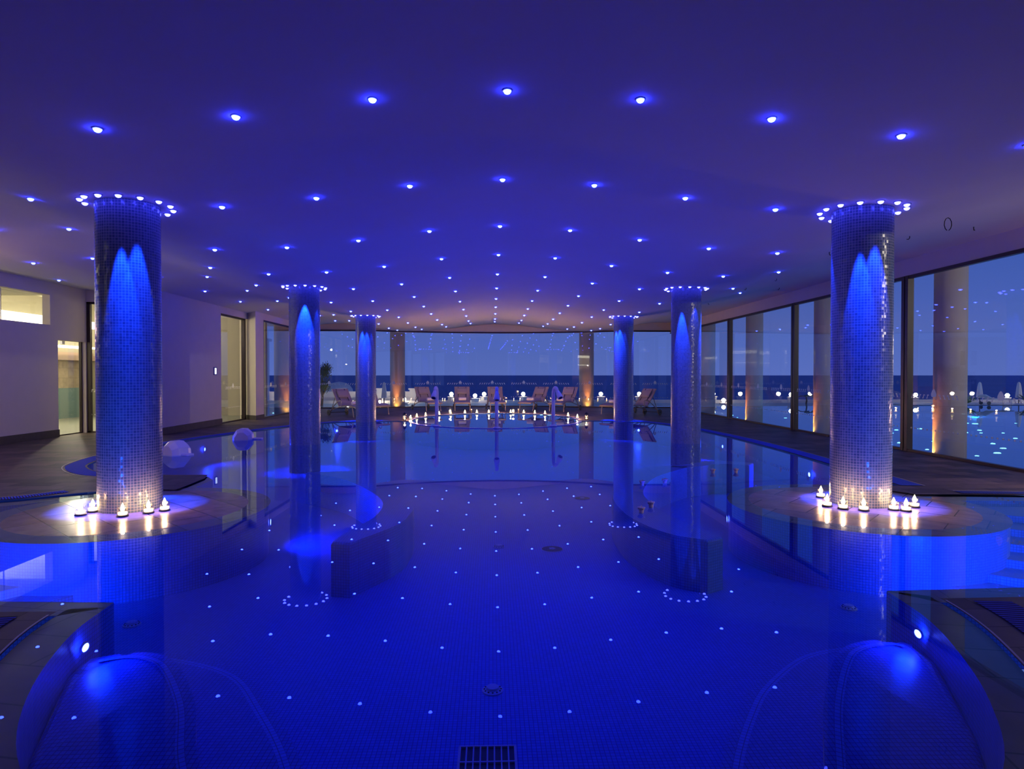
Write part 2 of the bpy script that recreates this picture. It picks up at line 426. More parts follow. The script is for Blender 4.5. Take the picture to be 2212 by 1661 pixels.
# overflow gratings round the rim
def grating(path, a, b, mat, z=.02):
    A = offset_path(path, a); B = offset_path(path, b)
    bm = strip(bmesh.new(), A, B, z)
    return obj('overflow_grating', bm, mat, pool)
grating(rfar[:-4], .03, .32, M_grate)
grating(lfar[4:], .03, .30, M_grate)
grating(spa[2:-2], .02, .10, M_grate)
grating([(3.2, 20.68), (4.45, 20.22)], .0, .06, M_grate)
grating([(7.2, 7.27), (6.6, 7.38), (5.75, 7.46)], .30, .48, M_grate2)
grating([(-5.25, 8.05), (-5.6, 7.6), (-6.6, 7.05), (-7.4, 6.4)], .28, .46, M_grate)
nl = offset_path(near, .24)
for seg_, m in ((near[3:22], M_grate2), (near[-22:-3], M_grate2)):
    grating(seg_, .42, .66, m)
    A, B = offset_path(seg_, .245), offset_path(seg_, .257)
    obj('rim_line', strip(bmesh.new(), A, B, .019), M_trim, pool)
grating([(4.0, 4.40), (5.0, 4.45), (6.8, 4.53)], .55, .75, M_grate2)
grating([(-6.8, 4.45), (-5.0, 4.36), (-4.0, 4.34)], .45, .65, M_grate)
for seg_ in (rfar[:-4], lfar[4:]):
    A, B = offset_path(seg_, .33), offset_path(seg_, .345)
    obj('rim_line', strip(bmesh.new(), A, B, .021), M_trim, pool)
A = [(7.2, 7.27), (6.6, 7.38), (5.75, 7.46)]
obj('rim_line', strip(bmesh.new(), offset_path(A, .485), offset_path(A, .50), .021), M_trim, pool)
A = [(-5.25, 8.05), (-5.6, 7.6), (-6.6, 7.05), (-7.4, 6.4)]
obj('rim_line', strip(bmesh.new(), offset_path(A, .465), offset_path(A, .48), .021), M_trim, pool)
# low weir of the whirlpool
we = arc(0, 21.3, 2.75, 3.4, 190, 350, 48); wo = arc(0, 21.3, 2.87, 3.52, 190, 350, 48)
bm = prism(bmesh.new(), we+wo[::-1], ZF, .012); obj('whirlpool_weir', uv_tile(bm), M_pool, pool)
# crescent benches
def bench(outer_pts, inner_pts):
    a = catmull(outer_pts, 6); b = catmull(inner_pts, 6)
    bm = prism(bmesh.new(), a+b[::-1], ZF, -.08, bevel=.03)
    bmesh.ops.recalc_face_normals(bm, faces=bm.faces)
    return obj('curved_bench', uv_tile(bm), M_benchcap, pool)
bench([(-3.15, 10.43), (-2.38, 9.72), (-1.80, 8.75), (-1.47, 7.92), (-1.42, 7.15), (-1.53, 6.61), (-1.64, 6.05)],
      [(-2.55, 10.6), (-1.68, 9.69), (-1.29, 8.89), (-1.07, 7.8), (-1.05, 7.2), (-1.12, 6.7), (-1.45, 6.0)])
bench([(3.34, 10.9), (2.45, 9.8), (1.95, 8.6), (1.85, 7.7), (1.88, 7.04), (2.0, 6.59), (2.14, 6.12)],
      [(2.7, 11.1), (1.88, 9.8), (1.5, 8.5), (1.40, 7.5), (1.46, 6.8), (1.66, 6.25), (1.95, 6.0)])
bench([(4.6, 11.3), (4.0, 11.6), (3.4, 11.2), (2.9, 10.95)], [(4.4, 11.0), (4.0, 11.2), (3.5, 10.9), (3.1, 10.7)])
# moulded seats in the near bay
def seat(side, step, hump):
    m = (lambda P: [(side*x, y) for x, y in P])
    st = catmull(step, 6); hu = catmull(hump, 6)
    wall = [(2.66, 4.2), (2.58, 3.74), (2.32, 3.04), (1.93, 2.46), (1.3, 1.95)]
    P = m(st+[(1.2, 1.95)]+wall[::-1][1:]); P = P if side < 0 else P[::-1]
    bm = prism(bmesh.new(), P, ZF, -.42, bevel=.05); bmesh.ops.recalc_face_normals(bm, faces=bm.faces)
    obj('seat_step', uv_tile(bm), M_pool, pool)
    P = m(hu+[(1.25, 1.98)]+wall[::-1][1:-1]); P = P if side < 0 else P[::-1]
    bm = prism(bmesh.new(), P, -.5, lambda x, y: -.19-.17*max(0, 3.75-y)-.05*max(0, abs(x)-2.1), bevel=.07, seg=4); bmesh.ops.recalc_face_normals(bm, faces=bm.faces)
    obj('moulded_seat', uv_tile(bm), M_pool, pool, smooth=False)
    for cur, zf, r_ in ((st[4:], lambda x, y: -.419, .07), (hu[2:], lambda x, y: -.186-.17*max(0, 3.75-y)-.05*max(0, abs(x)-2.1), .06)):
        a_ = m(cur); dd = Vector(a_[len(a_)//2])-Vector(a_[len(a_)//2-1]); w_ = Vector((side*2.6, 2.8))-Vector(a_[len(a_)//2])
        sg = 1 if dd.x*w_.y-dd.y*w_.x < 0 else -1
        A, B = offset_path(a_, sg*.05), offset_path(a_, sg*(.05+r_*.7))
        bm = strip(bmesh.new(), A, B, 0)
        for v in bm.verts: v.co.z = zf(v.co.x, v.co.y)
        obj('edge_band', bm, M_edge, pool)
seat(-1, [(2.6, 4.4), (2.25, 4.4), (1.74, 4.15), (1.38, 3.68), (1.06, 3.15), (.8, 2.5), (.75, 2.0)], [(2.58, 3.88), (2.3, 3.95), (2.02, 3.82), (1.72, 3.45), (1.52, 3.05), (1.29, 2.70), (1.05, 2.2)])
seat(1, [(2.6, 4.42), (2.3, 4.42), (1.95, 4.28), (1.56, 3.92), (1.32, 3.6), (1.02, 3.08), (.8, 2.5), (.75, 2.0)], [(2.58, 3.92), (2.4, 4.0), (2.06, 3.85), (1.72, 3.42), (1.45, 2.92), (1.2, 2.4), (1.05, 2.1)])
# fan steps in the side inlets
for sx, cy in ((1, 7.6), (-1, 7.2)):
    for r, z in ((2.7, -.48), (2.32, -.40), (1.94, -.32), (1.56, -.24), (1.18, -.16), (.8, -.08)):
        bm = lathe(bmesh.new(), [(r, ZF), (r, z)], 72, (sx*6.2, cy, 0)); obj('fan_step', uv_tile(bm), M_benchcap, pool)
# drains and inlets
for x, y, r in ((.61, 7.61, .125), (1.42, 10.74, .13)):
    d = obj('floor_drain', lathe(bmesh.new(), [(r, 0), (r, .008), (r*.92, .012), (0, .012)], 32), M_drain, pool, (x, y, ZF))
    bm = bmesh.new()
    for k in range(5):
        a = 2*PI*k/5; lathe(bm, [(r*.13, .012), (r*.13, .016), (0, .017)], 10, (r*.2*math.cos(a), r*.2*math.sin(a), 0))
    obj('drain_emblem', bm, M_nozzle, d)
    obj('drain_rim', lathe(bmesh.new(), [(r*1.06, 0), (r*1.06, .006), (r, .009), (r, 0)], 32, cap=False), M_nozzle, d)
for x, y in ((-.11, 4.2), (-3.14, 5.41), (3.1, 5.6), (-.03, 7.73)):
    d = obj('inlet_nozzle', lathe(bmesh.new(), [(.07, 0), (.07, .008), (.045, .016), (.04, .03), (0, .032)], 28), M_nozzle, pool, (x, y, ZF))
    bm = bmesh.new()
    for k in range(12):
        a = 2*PI*k/12; lathe(bm, [(.006, .012), (.006, .017), (0, .018)], 8, (.055*math.cos(a), .055*math.sin(a), 0))
    obj('nozzle_hole', bm, M_drain, d)
bm = bmesh.new(); gx, gy = -.14, 3.33
box(bm, gx-.155, gx+.155, gy-.22, gy+.22, ZF, ZF+.004)
gr = obj('drain_grate', bm, M_drain, pool)
bm = bmesh.new()
for k in range(9):
    w = .004 if k not in (0, 8) else .007
    x = gx-.155+.31*k/8; box(bm, x-w, x+w, gy-.22, gy+.22, ZF+.004, ZF+.014)
for y in (gy-.22, gy-.07, gy+.075, gy+.22): box(bm, gx-.16, gx+.16, y-.005, y+.005, ZF+.005, ZF+.015)
obj('grate_bars', bm, M_nozzle, gr)

# paved islands that carry the two front columns
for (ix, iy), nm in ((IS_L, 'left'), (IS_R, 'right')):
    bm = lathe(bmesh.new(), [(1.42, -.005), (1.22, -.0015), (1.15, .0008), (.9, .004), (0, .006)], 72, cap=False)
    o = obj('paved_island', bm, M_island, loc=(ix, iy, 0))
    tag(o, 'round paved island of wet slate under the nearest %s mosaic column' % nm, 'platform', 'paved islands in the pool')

# ------------------------------------------------------------------ mosaic columns
COLX, COLY, RC = 4.19, (7.285, 13.986, 20.686), .3227
ordn = ['nearest', 'middle', 'farthest']
for k, y in enumerate(COLY):
    for sx, nm in ((-1, 'left'), (1, 'right')):
        bm = bmesh.new(); uv = bm.loops.layers.uv.verify(); seg = 64
        z0 = .004 if k == 0 else ZF
        zs = [z0]+[z0+(3.395-z0)*i/12 for i in range(1, 13)]
        rg = [[bm.verts.new((RC*math.cos(2*PI*i/seg), RC*math.sin(2*PI*i/seg), (z if z < 3.39 else cz(sx*COLX+RC*math.cos(2*PI*i/seg), y)-.002)-z0)) for i in range(seg)] for z in zs]
        for a in range(12):
            for i in range(seg):
                j = (i+1) % seg; f = bm.faces.new((rg[a][i], rg[a][j], rg[a+1][j], rg[a+1][i])); f.smooth = True
                for l, (q, zz) in zip(f.loops, ((i, zs[a]), (i+1, zs[a]), (i+1, zs[a+1]), (i, zs[a+1]))): l[uv].uv = (q/seg*65*.031, zz)
        o = obj('mosaic_column', bm, M_column, loc=(sx*COLX, y, z0))
        where = 'on the paved island with candles at its foot' if k == 0 else ('standing in the water of the pool' if k == 1 else 'at the far rim of the pool near the loungers')
        tag(o, '%s %s round mosaic column %s' % (ordn[k], nm, where), 'column', 'mosaic columns', 'thing')

# ------------------------------------------------------------------ ceiling spotlights
def fixture(name, label, loc, group):
    t = thing(name, label, 'light', loc, 0, group)
    obj('trim_ring', lathe(bmesh.new(), [(.030, -.001), (.044, 0), (.044, -.005), (.034, -.008), (.030, -.004)], 20, cap=False), M_steel, t)
    obj('lens', lathe(bmesh.new(), [(.031, 0), (.030, -.014), (.022, -.026), (.010, -.032), (0, -.033)], 16, cap=False), M_led, t, smooth=True)
    return t
rproto = None; proto = None
numw = ['centre line', 'first', 'second', 'third', 'fourth', 'fifth', 'sixth', 'seventh', 'eighth', 'ninth']
roww = ['first', 'second', 'third', 'fourth', 'fifth', 'sixth', 'seventh', 'eighth', 'ninth', 'tenth', 'eleventh']
for r in range(11):
    y = 5.13+2.31*r
    for k in range(-9, 7):
        x = 1.075*k+.01
        if k == 6 and r != 5: continue
        if k == 5 and r not in (3, 4): continue
        if any(math.hypot(x-sx*COLX, y-cy) < .62 for sx in (-1, 1) for cy in COLY): continue
        if r < 2 and k < -7: continue
        if r == 0 and k < -3: continue
        if x < -8.3 and y > 15.5: continue
        if x < -7.7 and y > 21: continue
        if abs(x) > 5 and y > 27.5: continue
        place = 'on the centre line' if k == 0 else '%s %s of centre' % (numw[abs(k)], 'left' if k < 0 else 'right')
        lab = 'blue ceiling spotlight, %s row from the camera, %s' % (roww[r], place)
        loc = (x, y, cz(x, y))
        if proto is None: proto = fixture('ceiling_spotlight', lab, loc, 'blue spotlights in rows across the ceiling')
        else: dup(proto, loc, 0, lab)
        if abs(k) <= 5: spot('ceiling_beam', (loc[0], loc[1], loc[2]-.05), (loc[0], loc[1], 0), ((110 if abs(k) < 2 else 12) if r == 0 else (26 if abs(k) < 2 else 18) if r < 3 else 42 if r < 7 else 22), (.003, .03, 1), 82, .8, .03)
clock = ['first', 'second', 'third', 'fourth', 'fifth', 'sixth', 'seventh', 'eighth', 'ninth', 'tenth', 'eleventh', 'twelfth', 'thirteenth', 'fourteenth']
for k, y in enumerate(COLY):
    for sx, nm in ((-1, 'left'), (1, 'right')):
        for i in range(14):
            a = -PI/2-2*PI*(i+.3)/14
            x, yy = sx*COLX+.45*math.cos(a), y+.45*math.sin(a)
            z = cz(x, yy)
            lab = 'blue spotlight ringing the %s %s column head, %s clockwise from the front' % (ordn[k], nm, clock[i])
            grp = 'ring of spotlights at the head of the %s %s column' % (ordn[k], nm)
            if rproto is None:
                rproto = dup(proto, (x, yy, z), 0, lab, grp); rproto.name = 'ring_spotlight'
                for c_ in rproto.children:
                    if c_.name.startswith('lens'): c_.data = c_.data.copy(); c_.data.materials[0] = M_ledr
            else: dup(rproto, (x, yy, z), 0, lab, grp)
            pw = (3.0, 2.2, 1.6)[k]*(0, 620, 60, 0, 260, 0, 900, 0, 0, 420, 90, 0, 700, 0)[(i*5+k*3+(sx > 0)*4) % 14]
            if pw: spot('ring_beam', (x, yy, z-.06), (x-.10*math.cos(a), yy-.10*math.sin(a), 2.2), pw, (.004, .045, 1), random.uniform(18, 29), .35, .015)

# cable ends hanging from the ceiling
wl = [(5.92, 8.26, 'a loop near the nearest right column'), (6.46, 9.84, 'behind the loop beside the nearest right column'), (7.29, 9.58, 'close above the right window wall'), (6.24, 14.03, 'above the red glow on the right'),
      (5.29, 10.05, 'just left of the nearest right column head'), (7.38, 16.39, 'by the window head between two mullions'), (6.45, 19.12, 'beyond the middle right column head'), (6.03, 15.22, 'left of the red glow on the right')]
for i, (x, y, w) in enumerate(wl):
    z = cz(x, y); bm = bmesh.new()
    if i == 0: tube(bm, [(.05*math.sin(t), 0, -.09+.085*math.cos(t)) for t in [rad(-165+33*q) for q in range(11)]], .005, 6)
    else: tube(bm, [(0, 0, .01), (.0, 0, -.03), (.012*(-1)**i, .01, -.05), (.035*(-1)**i, .02, -.045)], .006, 6)
    o = obj('cable_end', bm, M_cable, loc=(x, y, z)); tag(o, 'short dark cable end hanging from the ceiling, '+w, 'cable', 'cable ends on the right of the ceiling')

# ------------------------------------------------------------------ walls
def wall(name, bms, mat=M_plaster): return obj(name, bms, mat, kind='structure')
ZT = 4.1
bm = bmesh.new()   # left wall near, with the high window and the doorway
WX0, WX1 = -10.75, -10.57
box(bm, WX0, WX1, -6, 7.2, -.02, 2.69); box(bm, WX0, WX1, 9.2, 15.67, -.02, 2.69); box(bm, WX0, WX1, 7.2, 9.2, -.02, 1.0)
box(bm, WX0, WX1, 9.2, 9.8, 2.69, 3.40); box(bm, WX0, WX1, 3.4, 7.2, 2.69, 3.40); box(bm, WX0, WX1, -6, -3, 2.69, 3.40)
box(bm, WX0, WX1, -6, 16.9, 3.40, ZT)
box(bm, WX0, WX1, 15.41, 16.9, 2.69, 3.40)
box(bm, WX0, WX1, 15.67, 16.9, 2.35, 2.69)
box(bm, WX0, WX1, 16.72, 16.9, -.02, 2.35)
wall('wall_left', bm)
bm = bmesh.new()   # pier on the left beyond the column
box(bm, -8.55, -8.3, 16.0, 19.5, -.02, ZT); box(bm, -8.55, -8.3, 19.5, 21.95, 3.38, ZT)
wall('wall_left_pier', bm)
bm = bmesh.new()
prism(bm, [(-8.7, 21.95), (-8.6, 21.85), (-7.95, 21.36), (-7.95, 22.1), (-8.2, 22.1), (-8.2, 22.05)], -.02, ZT)
box(bm, -8.2, -7.95, 22.1, 28.9, 3.40, ZT)
wall('wall_left_corner', bm)
bm = bmesh.new()   # head over the glazed cross wall
box(bm, -10.57, -8.55, 16.74, 16.9, 3.39, ZT); wall('wall_annex_head', bm)
bm = bmesh.new()
box(bm, 8.02, 8.22, -6, 28.9, 3.44, ZT); box(bm, 8.02, 8.22, -6, 2.9, -.02, 3.44)
wall('wall_right', bm)
fx = [8.2, 6.8, 5.5]+[5.5-.5*i for i in range(1, 22)]+[-5.5, -6.8, -8.1]
bm = bmesh.new()
for sgn in (1,):
    a = [bm.verts.new((x, yfar(x), 3.53)) for x in fx]; b = [bm.verts.new((x, yfar(x), ZT)) for x in fx]
    c = [bm.verts.new((x, yfar(x)+.25, ZT)) for x in fx]; d = [bm.verts.new((x, yfar(x)+.25, 3.53)) for x in fx]
    for i in range(len(fx)-1):
        for p, q in ((a, b), (b, c), (c, d), (d, a)): bm.faces.new((p[i], p[i+1], q[i+1], q[i]))
wall('wall_far', bm)
bm = bmesh.new()
box(bm, -10.75, 8.2, -6.2, -6, -.02, ZT); wall('wall_back', bm)
bm = bmesh.new()
box(bm, -10.57, -10.545, -6, 15.67, 0, .19); obj('baseboard_left', bm, M_base, kind='structure')
bm = bmesh.new(); box(bm, -8.3, -8.275, 15.98, 19.5, 0, .19); box(bm, -8.56, -8.275, 15.975, 16.0, 0, .19)
obj('baseboard_pier', bm, M_base, kind='structure')
bm = bmesh.new(); prism(bm, [(-8.62, 21.84), (-7.94, 21.33), (-7.93, 22.1), (-8.0, 22.1), (-8.55, 21.9)], 0, .16)
obj('baseboard_corner', bm, M_base, kind='structure')

# ------------------------------------------------------------------ windows
def glyph(bm, x, z, s, sgn, fn):
    """one running-wave figure of the frosted band"""
    for P in ([(-.62, 0), (.02, 0), (.0, .24), (-.56, .24)], [(-.42, .2), (-.02, .2), (.26, .8), (-.08, .8)], [(-.22, .74), (.6, .74), (.56, 1), (-.1, 1)]):
        vs = [bm.verts.new(fn(x+sgn*p[0]*s*.8, z+p[1]*s)) for p in P]
        bm.faces.new(vs)
def decal(fn, w, parent, stars=True):
    """frosted band: five waves, the rounded emblem, five mirrored waves; a row of small stars lower down. fn maps (along, z) to a point"""
    bm = bmesh.new(); z0 = 1.06; s = .078
    for k in range(5):
        glyph(bm, -(.13+.103*k)*w/1.5-.03, z0, s, 1, fn); glyph(bm, (.13+.103*k)*w/1.5+.03, z0, s, -1, fn)
    E = []
    for t in range(24):
        a = 2*PI*t/24; rr = .070*(1+.06*math.cos(3*(a-PI/2)))
        x = rr*math.cos(a)*(1-.35*max(0, math.sin(a))); z = z0+.095+.088*math.sin(a)
        E.append((x, max(z, z0+.035)))
    vs = [bm.verts.new(fn(*p)) for p in E]; f = bm.faces.new(vs); bmesh.ops.triangulate(bm, faces=[f])
    for k in range(4):
        x = -.06+.04*k; vs = [bm.verts.new(fn(*p)) for p in ((x, z0), (x+.025, z0), (x+.025, z0+.012), (x, z0+.012))]; bm.faces.new(vs)
    obj('frosted_band', bm, M_decal, parent)
    bm = bmesh.new()
    for k in range(12):
        x = (-.60+1.2*k/11)*w/1.5; P = []
        for q in range(10):
            a = PI/2+2*PI*q/10; r = .024 if q % 2 == 0 else .011
            P.append((x+r*math.cos(a), .48+r*math.sin(a)))
        vs = [bm.verts.new(fn(*p)) for p in P]; f = bm.faces.new(vs); bmesh.ops.triangulate(bm, faces=[f])
    obj('star_row', bm, M_decal, parent)
wn = [0]
def window(label):
    wn[0] += 1
    o = bpy.data.objects.new('window_%d' % wn[0], None); C.objects.link(o); o['kind'] = 'structure'; return o
def pane(parent, p0, p1, z0, z1, th=.012):
    d = (Vector(p1)-Vector(p0)); t = d.normalized(); nrm = Vector((-t.y, t.x))*th/2
    bm = bmesh.new()
    q = [Vector(p0)-nrm, Vector(p1)-nrm, Vector(p1)+nrm, Vector(p0)+nrm]
    lo = [bm.verts.new((v.x, v.y, z0)) for v in q]; hi = [bm.verts.new((v.x, v.y, z1)) for v in q]
    for i in range(4): bm.faces.new((lo[i], lo[(i+1) % 4], hi[(i+1) % 4], hi[i]))
    bm.faces.new(hi); bm.faces.new(lo[::-1])
    return obj('glass_pane', bm, M_glass, parent)
# right wall bays
for b0, b1 in ((2.95, 7.6), (7.6, 12.25), (12.25, 16.89), (16.89, 21.56), (21.56, 26.2), (26.2, 28.75)):
    w = window('')
    bm = bmesh.new()
    box(bm, 7.99, 8.08, b0, b1, .0, .06); box(bm, 7.99, 8.08, b0, b1, 3.38, 3.44)
    obj('rail', bm, M_bronze, w)
    bm = bmesh.new(); box(bm, 7.98, 8.10, b0-.10, b0-.015, 0, 3.44); box(bm, 7.98, 8.10, b0+.015, b0+.10, 0, 3.44); box(bm, 8.0, 8.08, b0-.02, b0+.02, 0, 3.44)
    obj('mullion', bm, M_bronze, w)
    npn = max(1, round((b1-b0)/1.55)); pw = (b1-b0)/npn
    for i in range(npn):
        a, b = b0+pw*i, b0+pw*(i+1)
        p = pane(w, (8.04, a+.005), (8.04, b-.005), .05, 3.39)
        if b > 8: decal(lambda u, z, m=(a+b)/2: (8.031, m-u, z), pw, p)
# far curved wall
w = window('')
for za, zb_ in ((.0, .055), (3.47, 3.53)):
    bm = bmesh.new()
    cs = [[bm.verts.new((x, yfar(x)+q, z)) for x in farx] for q, z in ((-.05, za), (.05, za), (.05, zb_), (-.05, zb_))]
    for k in range(4):
        for i in range(len(farx)-1): bm.faces.new((cs[k][i], cs[k][i+1], cs[(k+1) % 4][i+1], cs[(k+1) % 4][i]))
    obj('rail', bm, M_bronze, w)
js = [-7.98, -6.84, -5.35, -3.84, -2.36, -.85, .65, 2.13, 3.64, 5.15, 6.6, 8.02]
for a, b in zip(js[:-1], js[1:]):
    g_ = .008
    p = pane(w, (a+g_, yfar(a)), (b-g_, yfar(b)), .05, 3.48)
    mx_, my_ = (a+b)/2, (yfar(a)+yfar(b))/2; t = Vector((b-a, yfar(b)-yfar(a))).normalized()
    decal(lambda u, z, mx_=mx_, my_=my_, t=t: (mx_+t.x*u+t.y*.012, my_+t.y*u-.012*t.x, z), (b-a), p)
# left windows
w = window('')
bm = bmesh.new(); box(bm, -8.45, -8.38, 19.5, 21.6, 0, .05); box(bm, -8.45, -8.38, 19.5, 21.6, 3.33, 3.38); box(bm, -8.47, -8.36, 21.48, 21.6, 0, 3.38); box(bm, -8.45, -8.38, 19.5, 19.54, 0, 3.38)
obj('frame', bm, M_bronze, w)
p = pane(w, (-8.41, 19.54), (-8.41, 21.48), .05, 3.33); decal(lambda u, z: (-8.40, 20.62+u, z), 1.35, p)
w = window('')
bm = bmesh.new(); box(bm, -8.06, -7.98, 22.1, 28.8, 0, .05); box(bm, -8.06, -7.98, 22.1, 28.8, 3.35, 3.40); box(bm, -8.06, -7.96, 22.1, 22.16, 0, 3.4); box(bm, -8.06, -7.96, 25.4, 25.5, 0, 3.4)
obj('frame', bm, M_bronze, w)
for a, b in ((22.16, 23.8), (23.81, 25.4), (25.5, 27.1), (27.11, 28.7)):
    p = pane(w, (-8.02, a), (-8.02, b), .05, 3.35); decal(lambda u, z, m=(a+b)/2: (-8.012, m+u, z), 1.5, p)
# glazed cross wall and doorway to the annex
w = window('')
bm = bmesh.new(); box(bm, -10.57, -10.48, 16.76, 16.84, 0, 3.39); box(bm, -10.57, -8.55, 16.76, 16.84, 3.33, 3.39); box(bm, -10.57, -8.55, 16.76, 16.84, 0, .05); box(bm, -9.55, -9.48, 16.76, 16.84, 0, 3.39)
obj('frame', bm, M_bronze, w)
p = pane(w, (-10.48, 16.8), (-9.55, 16.8), .05, 3.33); decal(lambda u, z: (-10.0+u, 16.788, z), 1.2, p)
pane(w, (-9.48, 16.8), (-8.55, 16.8), .05, 3.33)
w = window('')
bm = bmesh.new()
for y in (10.2, 11.5, 12.8, 14.1): box(bm, -10.74, -10.72, y-.01, y+.01, 2.70, 3.39)
obj('joint', bm, M_steel, w); pane(w, (-10.73, 9.8), (-10.73, 15.41), 2.70, 3.39); pane(w, (-10.73, -3), (-10.73, 3.4), 2.70, 3.39); pane(w, (-10.73, 7.2), (-10.73, 9.2), 1.0, 3.39)
d = bpy.data.objects.new('door_1', None); C.objects.link(d); d['kind'] = 'structure'
bm = bmesh.new(); box(bm, -10.72, -10.67, 15.68, 16.72, 0, .04); box(bm, -10.72, -10.66, 16.68, 16.72, 0, 2.35); obj('door_frame', bm, M_bronze, d)
pane(d, (-10.69, 15.9), (-10.69, 16.68), .04, 2.35)
obj('door_hinge', bx(-10.72, -10.66, 15.96, 16.06, 2.26, 2.34), M_steel, d)

# annex behind the left wall, lit
bm = bmesh.new(); box(bm, -15.2, -15, -5, 24, 1.05, 2.05); obj('wall_annex', bm, M_stone, kind='structure')
bm = bmesh.new(); box(bm, -15.15, -14.95, -5, 24, -.02, 1.05); obj('trim_1', bm, M_teal, kind='structure')
bm = bmesh.new(); box(bm, -15.2, -15, -5, 24, 2.05, 4.1); box(bm, -15.2, -8.56, 24, 24.2, -.02, 4.1); box(bm, -15.2, -10.75, -5.2, -5, -.02, 4.1); obj('wall_annex_upper', bm, M_drab, kind='structure')
bm = bmesh.new(); box(bm, -15, -14.75, -5, 24, 2.02, 2.2); box(bm, -15, -14.85, -5, 24, 2.2, 2.30); obj('trim_2', bm, simple('cornice', (.42, .30, .22), .7), kind='structure')
bm = bmesh.new(); box(bm, -15.2, -8.6, -5, 24.2, -.08, 0); obj('floor_annex', bm, simple('annex_floor', (.30, .32, .26), .4), kind='structure')
bm = bmesh.new(); box(bm, -15.2, -10.75, -5.2, 24.2, 4.1, 4.2); box(bm, -10.75, -8.3, 16.9, 24.2, 4.1, 4.2); obj('ceiling_annex', bm, M_cream, kind='structure')
bm = bmesh.new(); box(bm, -14.9, -14.4, -4.8, 23.8, 3.18, 3.40); box(bm, -15, -14.4, -4.8, 23.8, 2.45, 2.50)
q_ = bmesh.new(); box(q_, -12.3, -10.75, -5, 15.6, 3.405, 3.5); obj('ceiling_annex_low', q_, M_cream, kind='structure')
q_ = bmesh.new(); box(q_, -12.4, -12.3, -5, 15.6, 3.32, 3.5); obj('trim_3', q_, MATS['cornice'], kind='structure')
o = obj('cove_light', bm, M_strip); tag(o, 'long bright cove light seen through the high window on the left', 'light')
point('annex_light', (-12.6, 12.0, 2.4), 70, (1, .87, .60), .06); point('annex_light', (-12.6, 19.5, 2.4), 110, (1, .87, .60), .06)
point('annex_light', (-12.6, 1.5, 2.4), 50, (1, .87, .60), .06); point('annex_light', (-9.6, 19.6, 3.0), 40, (1, .87, .60), .05)

# lit control panel on the left wall
t = thing('wall_panel', 'small glowing control panel on the left wall beside the tall window', 'switch', (-8.3, 19.06, 1.62))
obj('bezel', bx(0, .02, -.09, .09, -.12, .12), M_panelf, t); obj('display', bx(.02, .024, -.055, .055, -.09, .09), M_panel, t)

# ------------------------------------------------------------------ white jet pipes on the weir
def weir(x): return 21.3-3.46*math.sqrt(max(0, 1-(x/2.81)**2))
for x, nm, ang, kind in ((-1.72, 'left', -100, 'side'), (.02, 'middle', -90, 'front'), (1.68, 'right', -60, 'down')):
    y = weir(x)
    t = thing('gooseneck_jet', '%s white gooseneck water jet on the whirlpool weir' % nm, 'water jet', (x, y, .012), 0, 'white gooseneck jets in the pool')
    obj('flange', lathe(bmesh.new(), [(.105, 0), (.105, .022), (.085, .035), (.055, .04)], 28), M_white, t, smooth=False)
    a = rad(ang); dx, dy = math.cos(a), math.sin(a)
    pts = [(0, 0, .03), (0, 0, .5), (0, 0, .95)]+[(dx*.10*(1-math.cos(q)), dy*.10*(1-math.cos(q)), .95+.17*math.sin(q)) for q in [rad(15*i) for i in range(1, 11)]]
    bm = tube(bmesh.new(), pts, .052, 14); obj('pipe', bm, M_white, t, smooth=True)
    e = Vector(pts[-1]); dirv = (Vector(pts[-1])-Vector(pts[-2])).normalized()
    if kind != 'front': dirv = (dirv+Vector((dx, dy, 0))*.35).normalized()
    bm = tube(bmesh.new(), [e-dirv*.02, e+dirv*.05, e+dirv*.14, e+dirv*.24, e+dirv*.26], [.046, .055, .075, .085, .078], 18); hd = obj('jet_head', bm, M_white, t, smooth=True)
    f_ = e+dirv*.262
    bm = tube(bmesh.new(), [f_-dirv*.004, f_+dirv*.003], .06, 18); obj('nozzle_plate', bm, M_steelblk, hd)

# ------------------------------------------------------------------ white jet hoods at the left rim
def hood(x, y, rz, label, s):
    t = thing('jet_hood', label, 'water jet', (x, y, -.02), rz, 'white jet hoods in the pool')
    bm = bmesh.new()
    prof = [(-.22, 0), (-.215, .09), (-.13, .235), (-.05, .265), (.07, .26), (.185, .15), (.21, 0)]
    ys = [(-.19, .70), (-.09, 1.0), (.09, 1.0), (.19, .70)]
    rg = [[bm.verts.new((px*k*s, yy*s, pz*k*s)) for px, pz in prof] for yy, k in ys]
    for a, b in zip(rg[:-1], rg[1:]):
        for i in range(len(prof)-1): bm.faces.new((a[i], a[i+1], b[i+1], b[i]))
        bm.faces.new((a[-1], a[0], b[0], b[-1]))
    bm.faces.new(rg[0][::-1]); bm.faces.new(rg[-1])
    bmesh.ops.bevel(bm, geom=list(bm.edges), offset=.006, segments=1, affect='EDGES')
    bmesh.ops.recalc_face_normals(bm, faces=bm.faces)
    obj('hood', bm, M_white, t)
    obj('spout_lip', bx(.2*s, .40*s, -.06, .06, .015, .05, bevel=.01), M_white, t)
    bm = lathe(bmesh.new(), [(.06*s, -.006), (.075*s, 0), (.06*s, .008)], 20)
    bmesh.ops.rotate(bm, verts=bm.verts, cent=(0, 0, 0), matrix=Matrix.Rotation(PI/2, 3, 'X'))
    bmesh.ops.translate(bm, verts=bm.verts, vec=(0, -.172*s, .1*s))
    obj('side_disc', bm, M_white, t)
hood(-6.10, 12.25, -.5, 'white moulded jet hood rising from the water right behind the nearest left column', 1.05)
hood(-5.92, 15.05, .1, 'white moulded jet hood farther back, in front of the left wall', 1.05)
hd = None

